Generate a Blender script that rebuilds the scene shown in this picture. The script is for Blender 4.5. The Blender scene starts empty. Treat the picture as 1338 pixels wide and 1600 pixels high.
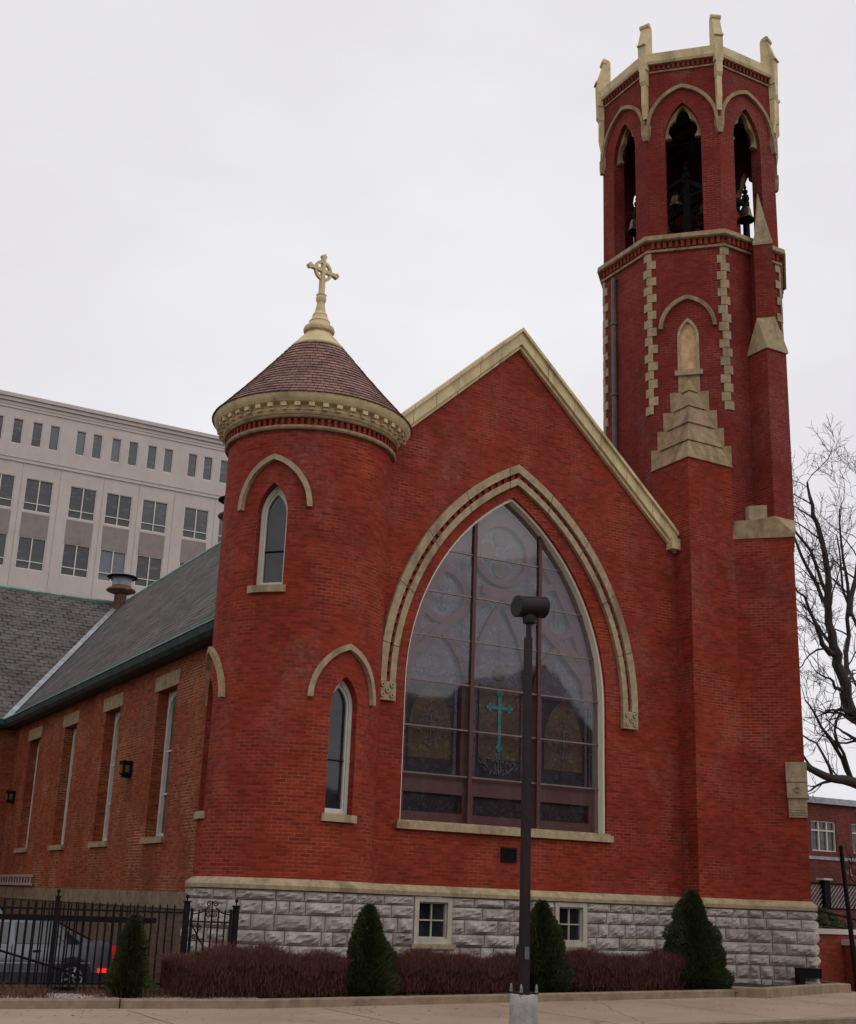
import bpy, bmesh, math, random
from mathutils import Vector, Matrix
from mathutils.geometry import tessellate_polygon
random.seed(7)
R = math.radians
S = bpy.context.scene
COL = S.collection
PI = math.pi

# ------------------------------------------------------------ materials
def newmat(name):
    m = bpy.data.materials.new(name); m.use_nodes = True
    nt = m.node_tree; b = nt.nodes['Principled BSDF']
    return m, nt, b
def N(nt, t, **kw):
    n = nt.nodes.new(t)
    for k, v in kw.items():
        if k in n.inputs: n.inputs[k].default_value = v
        else: setattr(n, k, v)
    return n
def mixc(nt, fac, a, b, blend='MIX'):
    n = nt.nodes.new('ShaderNodeMix'); n.data_type = 'RGBA'; n.blend_type = blend
    for s, v in ((0, fac), (6, a), (7, b)):
        if hasattr(v, 'is_linked') or hasattr(v, 'links'): nt.links.new(v, n.inputs[s])
        elif s == 0: n.inputs[0].default_value = v
        else: n.inputs[s].default_value = (*v, 1)
    return n.outputs[2]
def ramp(nt, inp, stops):
    n = nt.nodes.new('ShaderNodeValToRGB'); e = n.color_ramp.elements
    while len(e) > 1: e.remove(e[-1])
    for i, (p, c) in enumerate(stops):
        if not isinstance(c, tuple): c = (c, c, c)
        if i == 0: e[0].position = p; e[0].color = (*c, 1)
        else: q = e.new(p); q.color = (*c, 1)
    nt.links.new(inp, n.inputs[0]); return n.outputs[0]
def noise(nt, scale, detail=4, rough=.6, coord='Object', stretch=None, dist=0):
    tc = nt.nodes.new('ShaderNodeTexCoord'); o = tc.outputs[coord]
    if stretch:
        mp = nt.nodes.new('ShaderNodeMapping'); mp.inputs['Scale'].default_value = stretch
        nt.links.new(o, mp.inputs[0]); o = mp.outputs[0]
    n = N(nt, 'ShaderNodeTexNoise', Scale=scale, Detail=detail, Roughness=rough, Distortion=dist)
    nt.links.new(o, n.inputs['Vector']); return n.outputs['Fac']
def bump(nt, b, h, strength=.3, dist=.02):
    n = N(nt, 'ShaderNodeBump', Strength=strength, Distance=dist)
    nt.links.new(h, n.inputs['Height']); nt.links.new(n.outputs[0], b.inputs['Normal']); return n
def island(nt):
    g = nt.nodes.new('ShaderNodeNewGeometry'); return g.outputs['Random Per Island']

def mat_plain(name, col, rough=.7, var=.25, nscale=6, bs=.15, metal=0, isl=0, spec=.3, stains=0, bdist=.01):
    m, nt, b = newmat(name)
    dark = tuple(c * (1 - var) for c in col); lite = tuple(min(1, c * (1 + var)) for c in col)
    c = ramp(nt, noise(nt, nscale, 6), [(.3, dark), (.7, lite)])
    if isl: c = mixc(nt, isl, c, ramp(nt, island(nt), [(0, tuple(x * .55 for x in col)), (1, tuple(min(1, x * 1.4) for x in col))]))
    if stains:
        s = ramp(nt, noise(nt, 1.3, 8, .7, stretch=(1.6, 1.6, .35)), [(.5, 0), (.68, 1)])
        mm = nt.nodes.new('ShaderNodeMath'); mm.operation = 'MULTIPLY'; mm.inputs[1].default_value = stains
        nt.links.new(s, mm.inputs[0])
        c = mixc(nt, mm.outputs[0], c, tuple(x * .35 for x in col))
    nt.links.new(c, b.inputs['Base Color'])
    b.inputs['Roughness'].default_value = rough; b.inputs['Metallic'].default_value = metal
    b.inputs['Specular IOR Level'].default_value = spec
    if bs: bump(nt, b, noise(nt, nscale * 6, 5), bs, bdist)
    return m

def mat_brick(name, c1, c2, mortar, w=.213, h=.068, ms=.008, pale=.5, palec=(.33, .19, .17), streak=0, mfade=.75, rough=.75, amp=(.62, 1.35)):
    m, nt, b = newmat(name)
    uv = nt.nodes.new('ShaderNodeUVMap')
    br = N(nt, 'ShaderNodeTexBrick', Scale=1.0); br.inputs['Mortar Size'].default_value = ms
    br.inputs['Brick Width'].default_value = w; br.inputs['Row Height'].default_value = h
    br.inputs['Mortar Smooth'].default_value = .2; br.inputs['Bias'].default_value = 0
    br.inputs['Color1'].default_value = (*c1, 1); br.inputs['Color2'].default_value = (*c2, 1)
    br.inputs['Mortar'].default_value = (*mortar, 1)
    nt.links.new(uv.outputs[0], br.inputs['Vector'])
    # painted areas where the joints hardly show, bare patches where they do
    br2 = N(nt, 'ShaderNodeTexBrick', Scale=1.0)
    for k in ('Mortar Size', 'Brick Width', 'Row Height', 'Mortar Smooth', 'Bias'): br2.inputs[k].default_value = br.inputs[k].default_value
    br2.inputs['Color1'].default_value = (*c1, 1); br2.inputs['Color2'].default_value = (*c2, 1)
    br2.inputs['Mortar'].default_value = (*tuple(x * .82 + y * .18 for x, y in zip(c2, mortar)), 1)
    nt.links.new(uv.outputs[0], br2.inputs['Vector'])
    patch = ramp(nt, noise(nt, .9, 6, .65), [(.48, 0), (.62, mfade)])
    c = mixc(nt, patch, br2.outputs[0], br.outputs[0])
    tone = ramp(nt, noise(nt, .5, 6, .65), [(.28, (.74, .78, .84)), (.5, (1, 1, 1)), (.72, (1.2, 1.15, 1.0))])
    c = mixc(nt, 1.0, c, tone, 'MULTIPLY')
    # per-brick tone noise
    uvm = nt.nodes.new('ShaderNodeMapping'); uvm.inputs['Scale'].default_value = (4.7, 14.7, 1); nt.links.new(uv.outputs[0], uvm.inputs[0])
    wn = N(nt, 'ShaderNodeTexNoise', Scale=1.0, Detail=2.0, Roughness=.8); nt.links.new(uvm.outputs[0], wn.inputs['Vector'])
    c = mixc(nt, 1.0, c, ramp(nt, wn.outputs['Fac'], [(.25, amp[0]), (.75, amp[1])]), 'MULTIPLY')
    # pale salt bloom, in vertical drifts
    e1 = noise(nt, 1.0, 8, .72, stretch=(.8, .8, .4)); e2 = noise(nt, 9, 6, .8, stretch=(1, 1, 1.6))
    mm = nt.nodes.new('ShaderNodeMath'); mm.operation = 'MULTIPLY'
    nt.links.new(ramp(nt, e1, [(.51, 0), (.68, 1)]), mm.inputs[0]); nt.links.new(ramp(nt, e2, [(.42, 0), (.68, pale)]), mm.inputs[1])
    c = mixc(nt, mm.outputs[0], c, palec)
    if streak:
        st = ramp(nt, noise(nt, 1.1, 5, .6, stretch=(1, .9, .16)), [(.56, 0), (.7, streak)])
        c = mixc(nt, st, c, tuple(x * .4 for x in c1))
    nt.links.new(c, b.inputs['Base Color']); b.inputs['Roughness'].default_value = rough
    b.inputs['Specular IOR Level'].default_value = .1
    ad = nt.nodes.new('ShaderNodeMath'); ad.operation = 'SUBTRACT'
    nz = nt.nodes.new('ShaderNodeMath'); nz.operation = 'MULTIPLY'; nz.inputs[1].default_value = .5
    nt.links.new(wn.outputs['Fac'], nz.inputs[0]); nt.links.new(nz.outputs[0], ad.inputs[0]); nt.links.new(br.outputs['Fac'], ad.inputs[1])
    bump(nt, b, ad.outputs[0], .5, .006)
    return m

def mat_slate(name, cols, w=.3, h=.17):
    m, nt, b = newmat(name)
    uv = nt.nodes.new('ShaderNodeUVMap')
    br = N(nt, 'ShaderNodeTexBrick', Scale=1.0); br.inputs['Mortar Size'].default_value = .028
    br.inputs['Brick Width'].default_value = w; br.inputs['Row Height'].default_value = h
    br.inputs['Mortar Smooth'].default_value = .1
    br.inputs['Color1'].default_value = (*cols[0], 1); br.inputs['Color2'].default_value = (*cols[1], 1)
    br.inputs['Mortar'].default_value = (*tuple(x * .12 for x in cols[0]), 1)
    nt.links.new(uv.outputs[0], br.inputs['Vector'])
    mp = nt.nodes.new('ShaderNodeMapping'); mp.inputs['Scale'].default_value = (1 / w, 1 / h, 1); nt.links.new(uv.outputs[0], mp.inputs[0])
    wn = N(nt, 'ShaderNodeTexNoise', Scale=.7, Detail=3.0, Roughness=.8); nt.links.new(mp.outputs[0], wn.inputs['Vector'])
    c = mixc(nt, ramp(nt, wn.outputs['Fac'], [(.42, 0), (.62, .85)]), br.outputs[0], cols[2])
    c = mixc(nt, 1.0, c, ramp(nt, noise(nt, .6, 6), [(.3, .75), (.7, 1.2)]), 'MULTIPLY')
    nt.links.new(c, b.inputs['Base Color']); b.inputs['Roughness'].default_value = .85; b.inputs['Specular IOR Level'].default_value = .15
    # each course lifts at its lower edge
    sx = nt.nodes.new('ShaderNodeSeparateXYZ'); nt.links.new(mp.outputs[0], sx.inputs[0])
    fr = nt.nodes.new('ShaderNodeMath'); fr.operation = 'FRACT'; nt.links.new(sx.outputs[1], fr.inputs[0])
    iv = nt.nodes.new('ShaderNodeMath'); iv.operation = 'SUBTRACT'; iv.inputs[0].default_value = 1; nt.links.new(fr.outputs[0], iv.inputs[1])
    sb = nt.nodes.new('ShaderNodeMath'); sb.operation = 'SUBTRACT'; nt.links.new(iv.outputs[0], sb.inputs[0]); nt.links.new(br.outputs['Fac'], sb.inputs[1])
    bump(nt, b, sb.outputs[0], .8, .02)
    return m

def mat_darkglass(name, col=(.02, .022, .026), rough=.04, wav=.02):
    m, nt, b = newmat(name)
    c = ramp(nt, noise(nt, 1.2, 3), [(.35, tuple(x * .5 for x in col)), (.65, tuple(x * 1.6 for x in col))])
    nt.links.new(c, b.inputs['Base Color']); b.inputs['Roughness'].default_value = rough
    b.inputs['Specular IOR Level'].default_value = .6
    bump(nt, b, noise(nt, 1.5, 2), wav, .05)
    return m

MT = {}
MT['brick'] = mat_brick('painted_brick', (.275, .037, .018), (.170, .022, .012), (.34, .11, .07), pale=.6, amp=(.74, 1.25))
MT['brick_dark'] = mat_brick('tower_brick', (.200, .026, .018), (.145, .019, .014), (.27, .09, .065), pale=.5, amp=(.76, 1.22))
MT['brick_nave'] = mat_brick('bare_orange_brick', (.315, .075, .028), (.175, .036, .017), (.34, .20, .115), ms=.011, pale=.25, palec=(.35, .2, .12), streak=.45, mfade=1)
MT['brick_wall'] = mat_brick('garden_brick', (.23, .046, .025), (.17, .034, .02), (.22, .08, .05), pale=.1, mfade=.5)
MT['brick_far'] = mat_brick('distant_brick', (.17, .045, .035), (.12, .032, .026), (.2, .1, .08), pale=.1)
MT['brick_tan'] = mat_brick('tan_basement_brick', (.15, .095, .058), (.11, .07, .045), (.16, .12, .08), pale=.2, mfade=1)
MT['trim'] = mat_plain('cream_paint', (.60, .475, .26), .65, .16, 4, .3, stains=.65)
MT['tan'] = mat_plain('tan_sandstone', (.37, .285, .17), .85, .25, 7, .5, stains=.75, bdist=.02)
MT['tan_d'] = mat_plain('weathered_sandstone', (.32, .225, .125), .85, .3, 6, .5, stains=.7, bdist=.02)
MT['dull'] = mat_plain('weathered_window_paint', (.44, .40, .32), .6, .15, 5, .1, stains=.4)
MT['plinth'] = mat_plain('brown_stone_plinth', (.20, .145, .09), .9, .3, 5, .5, stains=.7)
MT['jamb'] = mat_plain('cream_window_paint', (.78, .70, .55), .5, .06, 4, .05)
def mat_lime():
    m, nt, b = newmat('grey_limestone')
    c = ramp(nt, island(nt), [(0, (.30, .255, .215)), (.25, (.41, .365, .315)), (.5, (.345, .305, .28)), (.75, (.45, .40, .345)), (1, (.38, .32, .30))])
    c = mixc(nt, 1.0, c, ramp(nt, noise(nt, 7, 8, .7), [(.3, .72), (.7, 1.22)]), 'MULTIPLY')
    c = mixc(nt, ramp(nt, noise(nt, 2.3, 8, .75), [(.54, 0), (.7, .6)]), c, (.16, .125, .10))
    c = mixc(nt, ramp(nt, noise(nt, 16, 6, .8), [(.6, 0), (.72, .5)]), c, (.12, .085, .08))
    nt.links.new(c, b.inputs['Base Color']); b.inputs['Roughness'].default_value = .92; b.inputs['Specular IOR Level'].default_value = .2
    bump(nt, b, noise(nt, 28, 7, .75), .7, .02); return m
MT['lime'] = mat_lime()
MT['mortar'] = mat_plain('red_mortar', (.21, .115, .09), .9, .2, 10, .3)
MT['white'] = mat_plain('window_paint', (.60, .57, .49), .5, .08, 4, .05, stains=.2)
MT['slate_r'] = mat_slate('purple_red_slate', ((.19, .088, .08), (.135, .085, .095), (.11, .095, .115)), .2, .13)
MT['slate_g'] = mat_slate('grey_slate', ((.122, .114, .110), (.070, .065, .064), (.14, .116, .106)), .36, .25)
MT['copper'] = mat_plain('copper_patina', (.20, .31, .26), .7, .3, 3, .2, stains=.4)
MT['gutter'] = mat_plain('dark_copper_gutter', (.028, .044, .041), .6, .5, 2.5, .15)
MT['lead'] = mat_plain('grey_flashing', (.30, .32, .33), .45, .35, 4, .2, metal=.3)
MT['glass'] = mat_darkglass('dark_window_glass')
MT['glass_office'] = mat_darkglass('office_glass', (.035, .037, .042), .06)
_nt = MT['glass_office'].node_tree; _b = _nt.nodes['Principled BSDF']; _oi = _nt.nodes.new('ShaderNodeObjectInfo')
_c = mixc(_nt, ramp(_nt, noise(_nt, .9, 3, .6, stretch=(1, 1, 3)), [(.55, 0), (.66, .6)]), ramp(_nt, _oi.outputs['Random'], [(0, (.02, .022, .025)), (.6, (.045, .045, .05)), (1, (.08, .085, .10))]), (.12, .11, .09))  # reflections painted into the pane colour: a tone per pane, lighter warm patches
_nt.links.new(_c, _b.inputs['Base Color'])
MT['blind'] = mat_plain('window_blind', (.15, .16, .19), .4, .1, 2, 0)
MT['mullion'] = mat_plain('red_brown_wood', (.085, .032, .030), .5, .2, 5, .1)
MT['rod'] = mat_plain('steel_glazing_bar', (.20, .15, .14), .4, .2, 5, 0, metal=.5)
MT['plywood'] = mat_plain('plywood_panel', (.60, .38, .2), .8, .3, 5, .1)
MT['concrete_off'] = mat_plain('precast_concrete', (.51, .44, .405), .85, .08, .5, .05, stains=.12)
MT['concrete_dk'] = mat_plain('precast_spandrel', (.25, .21, .19), .85, .1, 1.5, .1, stains=.15)
MT['iron'] = mat_plain('black_iron', (.009, .007, .009), .75, .3, 8, .05, spec=.12)
MT['bronzepaint'] = mat_plain('dark_bronze_paint', (.018, .010, .010), .55, .25, 4, .05, spec=.25)
MT['bell'] = mat_plain('bell_bronze', (.16, .12, .07), .4, .3, 5, .1, metal=.7)
MT['rust'] = mat_plain('rusty_metal', (.13, .065, .04), .8, .6, 5, .4)
MT['galv'] = mat_plain('galvanised_metal', (.22, .24, .24), .5, .25, 4, .1, metal=.3)
MT['pipe'] = mat_plain('downpipe_paint', (.10, .10, .095), .55, .3, 4, .05)
MT['footing'] = mat_plain('rough_concrete', (.37, .34, .325), .9, .2, 6, .6, stains=.5, bdist=.02)
MT['kerb'] = mat_plain('kerb_concrete', (.24, .175, .115), .9, .22, 5, .4, stains=.5)
MT['bark'] = mat_plain('bark', (.045, .032, .030), .9, .4, 8, .5)
MT['leaf'] = mat_plain('spruce_foliage', (.042, .052, .017), .75, .35, 3, 0, isl=.6, spec=.2)
MT['leaf2'] = mat_plain('juniper_foliage', (.046, .048, .017), .75, .35, 3, 0, isl=.6, spec=.2)
MT['twig'] = mat_plain('barberry_twigs', (.115, .048, .036), .8, .4, 2.2, 0, isl=.55, spec=.15)
MT['grass'] = mat_plain('dead_red_grass', (.14, .06, .035), .85, .4, 3, 0, isl=.5)
MT['gravel'] = mat_plain('pale_gravel', (.34, .28, .28), .9, .4, 12, 0, isl=.7)
MT['litter'] = mat_plain('leaf_litter', (.10, .045, .025), .9, .4, 12, 0, isl=.7)
MT['carpaint'] = mat_plain('silver_blue_car_paint', (.14, .145, .165), .3, .05, 2, 0, metal=.3, spec=.5)
MT['carclad'] = mat_plain('grey_plastic_cladding', (.035, .03, .038), .6, .15, 5, .05)
MT['tyre'] = mat_plain('tyre_rubber', (.014, .013, .014), .8, .2, 10, .1)
MT['alloy'] = mat_plain('alloy_wheel', (.42, .42, .44), .35, .1, 6, 0, metal=.8)
MT['suvpaint'] = mat_plain('pale_blue_grey_paint', (.25, .28, .32), .3, .05, 2, 0, metal=.4)
MT['alu'] = mat_plain('aluminium', (.55, .53, .5), .4, .1, 5, 0, metal=.6)
MT['lampglass'] = mat_plain('amber_lens', (.12, .085, .03), .3, .3, 6, 0)
MT['mulch'] = mat_plain('bed_mulch', (.045, .028, .02), .95, .6, 14, .8, bdist=.03)
MT['wirem'] = MT['iron']
def mat_lit(name, col, e):
    m, nt, b = newmat(name)
    b.inputs['Base Color'].default_value = (*col, 1); b.inputs['Roughness'].default_value = .25
    b.inputs['Emission Color'].default_value = (*col, 1); b.inputs['Emission Strength'].default_value = e
    nt.links.new(ramp(nt, noise(nt, 30, 2), [(.35, tuple(c * .5 for c in col)), (.6, col)]), b.inputs['Emission Color'])
    return m
MT['tail'] = mat_lit('red_tail_lamp', (.75, .01, .015), .25)
MT['taillit'] = mat_lit('lit_red_lamp', (1.0, .02, .02), 1.3)
MT['amber'] = mat_lit('lit_amber_lamp', (1.0, .25, .06), 1.0)

def mat_ground(name, col, specks, crack=True, scale=1.0):
    m, nt, b = newmat(name)
    c = ramp(nt, noise(nt, .55, 6, .6), [(.3, tuple(x * .8 for x in col)), (.7, tuple(x * 1.15 for x in col))])
    c = mixc(nt, ramp(nt, noise(nt, 60, 3, .8), [(.52, 0), (.7, specks)]), c, tuple(x * .5 for x in col))
    c = mixc(nt, ramp(nt, noise(nt, 2.2, 8, .75), [(.56, 0), (.72, .45)]), c, tuple(x * .62 for x in col))
    if crack:
        tc = nt.nodes.new('ShaderNodeTexCoord')
        v = N(nt, 'ShaderNodeTexVoronoi', Scale=.35); v.feature = 'DISTANCE_TO_EDGE'
        wv = N(nt, 'ShaderNodeTexNoise', Scale=1.2, Detail=6.0); nt.links.new(tc.outputs['Object'], wv.inputs['Vector'])
        mx = mixc(nt, .25, tc.outputs['Object'], wv.outputs['Color']); nt.links.new(mx, v.inputs['Vector'])
        c = mixc(nt, ramp(nt, v.outputs['Distance'], [(0, .7), (.006, 0)]), c, tuple(x * .35 for x in col))
    nt.links.new(c, b.inputs['Base Color']); b.inputs['Roughness'].default_value = .9
    bump(nt, b, noise(nt, 70, 4, .7), .4, .008)
    return m
MT['sidewalk'] = mat_ground('concrete_pavement', (.335, .245, .17), .5)
MT['asphalt'] = mat_ground('asphalt', (.06, .056, .056), .4)
MT['soil'] = mat_ground('far_ground', (.09, .08, .06), .3, False)

def mat_stained(name, cols, scale, lead=.03):
    m, nt, b = newmat(name)
    tc = nt.nodes.new('ShaderNodeTexCoord')
    wv = N(nt, 'ShaderNodeTexNoise', Scale=3.0, Detail=3.0); nt.links.new(tc.outputs['Object'], wv.inputs['Vector'])
    mx = mixc(nt, .12, tc.outputs['Object'], wv.outputs['Color'])
    v = N(nt, 'ShaderNodeTexVoronoi', Scale=scale); nt.links.new(mx, v.inputs['Vector'])
    e = N(nt, 'ShaderNodeTexVoronoi', Scale=scale); e.feature = 'DISTANCE_TO_EDGE'; nt.links.new(mx, e.inputs['Vector'])
    sp = nt.nodes.new('ShaderNodeSeparateColor'); nt.links.new(v.outputs['Color'], sp.inputs[0])
    c = ramp(nt, sp.outputs[0], [(i / (len(cols) - 1), q) for i, q in enumerate(cols)])
    c = mixc(nt, ramp(nt, e.outputs['Distance'], [(lead, 1), (lead * 2, 0)]), c, (.012, .01, .012))
    c = mixc(nt, ramp(nt, noise(nt, 5, 4), [(.4, 0), (.65, .6)]), c, cols[0])
    nt.links.new(c, b.inputs['Base Color']); b.inputs['Roughness'].default_value = .35
    return m
MT['st_blue'] = mat_stained('leaded_lilac_glass', [(.13, .11, .13), (.20, .17, .215), (.14, .17, .18), (.28, .24, .31)], 13, .02)
MT['st_amber'] = mat_stained('leaded_amber_glass', [(.12, .075, .032), (.19, .12, .05), (.085, .065, .048), (.23, .155, .07)], 9, .02)
MT['st_dark'] = mat_stained('leaded_dark_blue_glass', [(.015, .017, .028), (.035, .04, .055), (.03, .025, .04), (.07, .07, .075)], 9)
MT['st_bead'] = mat_stained('beaded_dark_glass', [(.01, .011, .014), (.05, .06, .07), (.02, .022, .028), (.09, .08, .085)], 14, .05)
MT['st_pale'] = mat_plain('pale_grey_glass', (.17, .18, .19), .4, .4, 20, .05, isl=.8)
MT['st_teal'] = mat_plain('turquoise_glass', (.10, .40, .40), .35, .3, 9, .05)
MT['tracery'] = mat_plain('mauve_tracery_paint', (.215, .115, .105), .6, .15, 4, .05)
def mat_sheet():
    m = bpy.data.materials.new('protective_glazing_sheet'); m.use_nodes = True; nt = m.node_tree; nt.nodes.clear()
    o = nt.nodes.new('ShaderNodeOutputMaterial'); t = N(nt, 'ShaderNodeBsdfTransparent'); t.inputs[0].default_value = (.86, .85, .87, 1)
    g = N(nt, 'ShaderNodeBsdfGlossy', Roughness=.03); g.inputs[0].default_value = (.9, .88, .93, 1)
    lw = N(nt, 'ShaderNodeLayerWeight', Blend=.25)
    f = nt.nodes.new('ShaderNodeMath'); f.operation = 'MULTIPLY_ADD'; f.inputs[1].default_value = .9; f.inputs[2].default_value = .06
    nt.links.new(lw.outputs['Fresnel'], f.inputs[0])
    bp = N(nt, 'ShaderNodeBump', Strength=.06, Distance=.05); nt.links.new(noise(nt, .8, 2), bp.inputs['Height']); nt.links.new(bp.outputs[0], g.inputs['Normal'])
    mx = nt.nodes.new('ShaderNodeMixShader'); nt.links.new(f.outputs[0], mx.inputs[0]); nt.links.new(t.outputs[0], mx.inputs[1]); nt.links.new(g.outputs[0], mx.inputs[2])
    nt.links.new(mx.outputs[0], o.inputs[0]); return m
MT['sheet'] = mat_sheet()

# ------------------------------------------------------------ mesh helpers
class MB:
    def __init__(s): s.v = []; s.f = []; s.uv = {}
    def add(s, vs, fs, uvs=None):
        o = len(s.v); s.v += [tuple(p) for p in vs]
        for i, f in enumerate(fs):
            s.f.append(tuple(o + k for k in f))
            if uvs: s.uv[len(s.f) - 1] = uvs[i]
    def box(s, x0, x1, y0, y1, z0, z1):
        s.add([(x, y, z) for z in (z0, z1) for y in (y0, y1) for x in (x0, x1)],
              [(0, 2, 3, 1), (4, 5, 7, 6), (0, 1, 5, 4), (2, 6, 7, 3), (0, 4, 6, 2), (1, 3, 7, 5)])
    def prism(s, poly, z0, z1, top=None):
        n = len(poly); t = top or poly
        s.add([(x, y, z0) for x, y in poly] + [(x, y, z1) for x, y in t],
              [tuple(range(n))[::-1], tuple(range(n, 2 * n))] + [(i, (i + 1) % n, n + (i + 1) % n, n + i) for i in range(n)])
    def tube(s, pts, rad, n=8, caps=True):
        pts = [Vector(p) for p in pts]; k = len(pts)
        if not hasattr(rad, '__len__'): rad = [rad] * k
        vs = []; ref = None
        for i, p in enumerate(pts):
            d = (pts[min(i + 1, k - 1)] - pts[max(i - 1, 0)])
            if d.length < 1e-9: d = Vector((0, 0, 1))
            d.normalize()
            if ref is None: ref = Vector((1, 0, 0)) if abs(d.x) < .9 else Vector((0, 1, 0))
            a = ref - d * ref.dot(d)
            if a.length < 1e-6: a = d.orthogonal()
            a.normalize(); ref = a; b = d.cross(a)
            for j in range(n):
                t = 2 * PI * j / n; vs.append(p + (a * math.cos(t) + b * math.sin(t)) * rad[i])
        fs = [(i * n + j, i * n + (j + 1) % n, (i + 1) * n + (j + 1) % n, (i + 1) * n + j) for i in range(k - 1) for j in range(n)]
        if caps: fs += [tuple(range(n))[::-1], tuple((k - 1) * n + j for j in range(n))]
        s.add(vs, fs)
    def lathe(s, prof, c=(0, 0, 0), n=32, a0=0, a1=2 * PI, um=None):
        full = abs(a1 - a0 - 2 * PI) < 1e-6; m = n if full else n + 1; k = len(prof)
        vs = [(c[0] + r * math.sin(a0 + (a1 - a0) * j / n), c[1] - r * math.cos(a0 + (a1 - a0) * j / n), c[2] + z) for r, z in prof for j in range(m)]
        L = [0]
        for i in range(1, k): L.append(L[-1] + math.hypot(prof[i][0] - prof[i - 1][0], prof[i][1] - prof[i - 1][1]))
        fs = []; us = []
        for i in range(k - 1):
            for j in range(n):
                j2 = (j + 1) % m; fs.append((i * m + j, i * m + j2, (i + 1) * m + j2, (i + 1) * m + j))
                rr = um or max(prof[i][0], prof[i + 1][0]); u0 = (a0 + (a1 - a0) * j / n) * rr; u1 = (a0 + (a1 - a0) * (j + 1) / n) * rr
                us.append([(u0, L[i]), (u1, L[i]), (u1, L[i + 1]), (u0, L[i + 1])])
        s.add(vs, fs, us)
        if full:
            for i in (0, k - 1):
                if prof[i][0] > 1e-4: s.add([vs[i * m + j] for j in range(m)], [tuple(range(m))])
    def sphere(s, c, r, n=10, sc=(1, 1, 1)):
        pr = [(max(1e-5, r * math.sin(PI * i / n)), -r * math.cos(PI * i / n) * sc[2]) for i in range(n + 1)]
        o = len(s.v); s.lathe(pr, c, n + 4)
    def build(s, name, mat, parent=None, smooth=False, root=None):
        me = bpy.data.meshes.new(name)
        off = Vector(root.location) if root is not None else Vector((0, 0, 0))
        me.from_pydata([tuple(Vector(p) - off) for p in s.v], [], s.f); me.update()
        ul = me.uv_layers.new(name='UVMap').data
        vs = me.vertices
        for pi, p in enumerate(me.polygons):
            if pi in s.uv:
                for li, q in zip(p.loop_indices, s.uv[pi]): ul[li].uv = q
            else:
                nn = p.normal
                t = Vector((0, 0, 1)).cross(nn) if abs(nn.z) < .98 else Vector((1, 0, 0))
                if t.length < 1e-6: t = Vector((1, 0, 0))
                t.normalize(); b = nn.cross(t)
                for li in p.loop_indices:
                    co = vs[me.loops[li].vertex_index].co + off
                    ul[li].uv = (co.dot(t), co.dot(b))
            if smooth: p.use_smooth = True
        me.materials.append(mat)
        o = bpy.data.objects.new(name, me); COL.objects.link(o)
        if parent is not None: o.parent = parent
        return o
def tag(o, label=None, cat=None, group=None, kind=None):
    if label: o['label'] = label
    if cat: o['category'] = cat
    if group: o['group'] = group
    if kind: o['kind'] = kind
    return o
def thing(name, loc, label, cat, group=None, rz=0):
    o = bpy.data.objects.new(name, None); COL.objects.link(o); o.location = loc; o.rotation_euler = (0, 0, rz)
    o.empty_display_size = .2
    return tag(o, label, cat, group)
def copy_tree(o, parent=None):
    c = o.copy(); COL.objects.link(c)
    if parent is not None: c.parent = parent
    for ch in list(o.children): copy_tree(ch, c)
    return c

# frames: map (u, v, d) -> point, u along the wall, v up, d outward
def plane(o, n):
    n = Vector((n[0], n[1], 0)).normalized(); t = Vector((0, 0, 1)).cross(n); o = Vector((o[0], o[1], 0))
    return lambda u, v, d: o + t * u + n * d + Vector((0, 0, v))
def cylf(c, r, a):
    def f(u, v, d):
        t = a + u / r
        return Vector((c[0] + (r + d) * math.sin(t), c[1] - (r + d) * math.cos(t), v))
    return f
def arch(a, zs, h, n=14, cx=0, z0=None):
    """pointed arch from left spring to right spring; with z0 a closed loop with straight jambs"""
    Rr = (a * a + h * h) / (2 * a); mx = math.acos(max(-1, min(1, (Rr - a) / Rr)))
    L = [(cx - a + Rr - Rr * math.cos(mx * i / n), zs + Rr * math.sin(mx * i / n)) for i in range(n + 1)]
    Rt = [(2 * cx - x, z) for x, z in L[:-1]][::-1]
    p = L + Rt
    if z0 is not None: p = [(cx - a, z0)] + p + [(cx + a, z0)]
    return p
def band(mb, fr, inn, out, d0, d1, closed=False):
    n = len(inn)
    vs = [fr(*p, d0) for p in inn] + [fr(*p, d0) for p in out] + [fr(*p, d1) for p in out] + [fr(*p, d1) for p in inn]
    fs = []
    for i in range(n if closed else n - 1):
        j = (i + 1) % n
        for k in range(4):
            k2 = (k + 1) % 4
            fs.append((k * n + i, k * n + j, k2 * n + j, k2 * n + i))
    if not closed: fs += [(0, n, 2 * n, 3 * n), (n - 1, 4 * n - 1, 3 * n - 1, 2 * n - 1)]
    mb.add(vs, fs)
def area(p): return sum(p[i][0] * p[(i + 1) % len(p)][1] - p[(i + 1) % len(p)][0] * p[i][1] for i in range(len(p))) / 2
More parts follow.
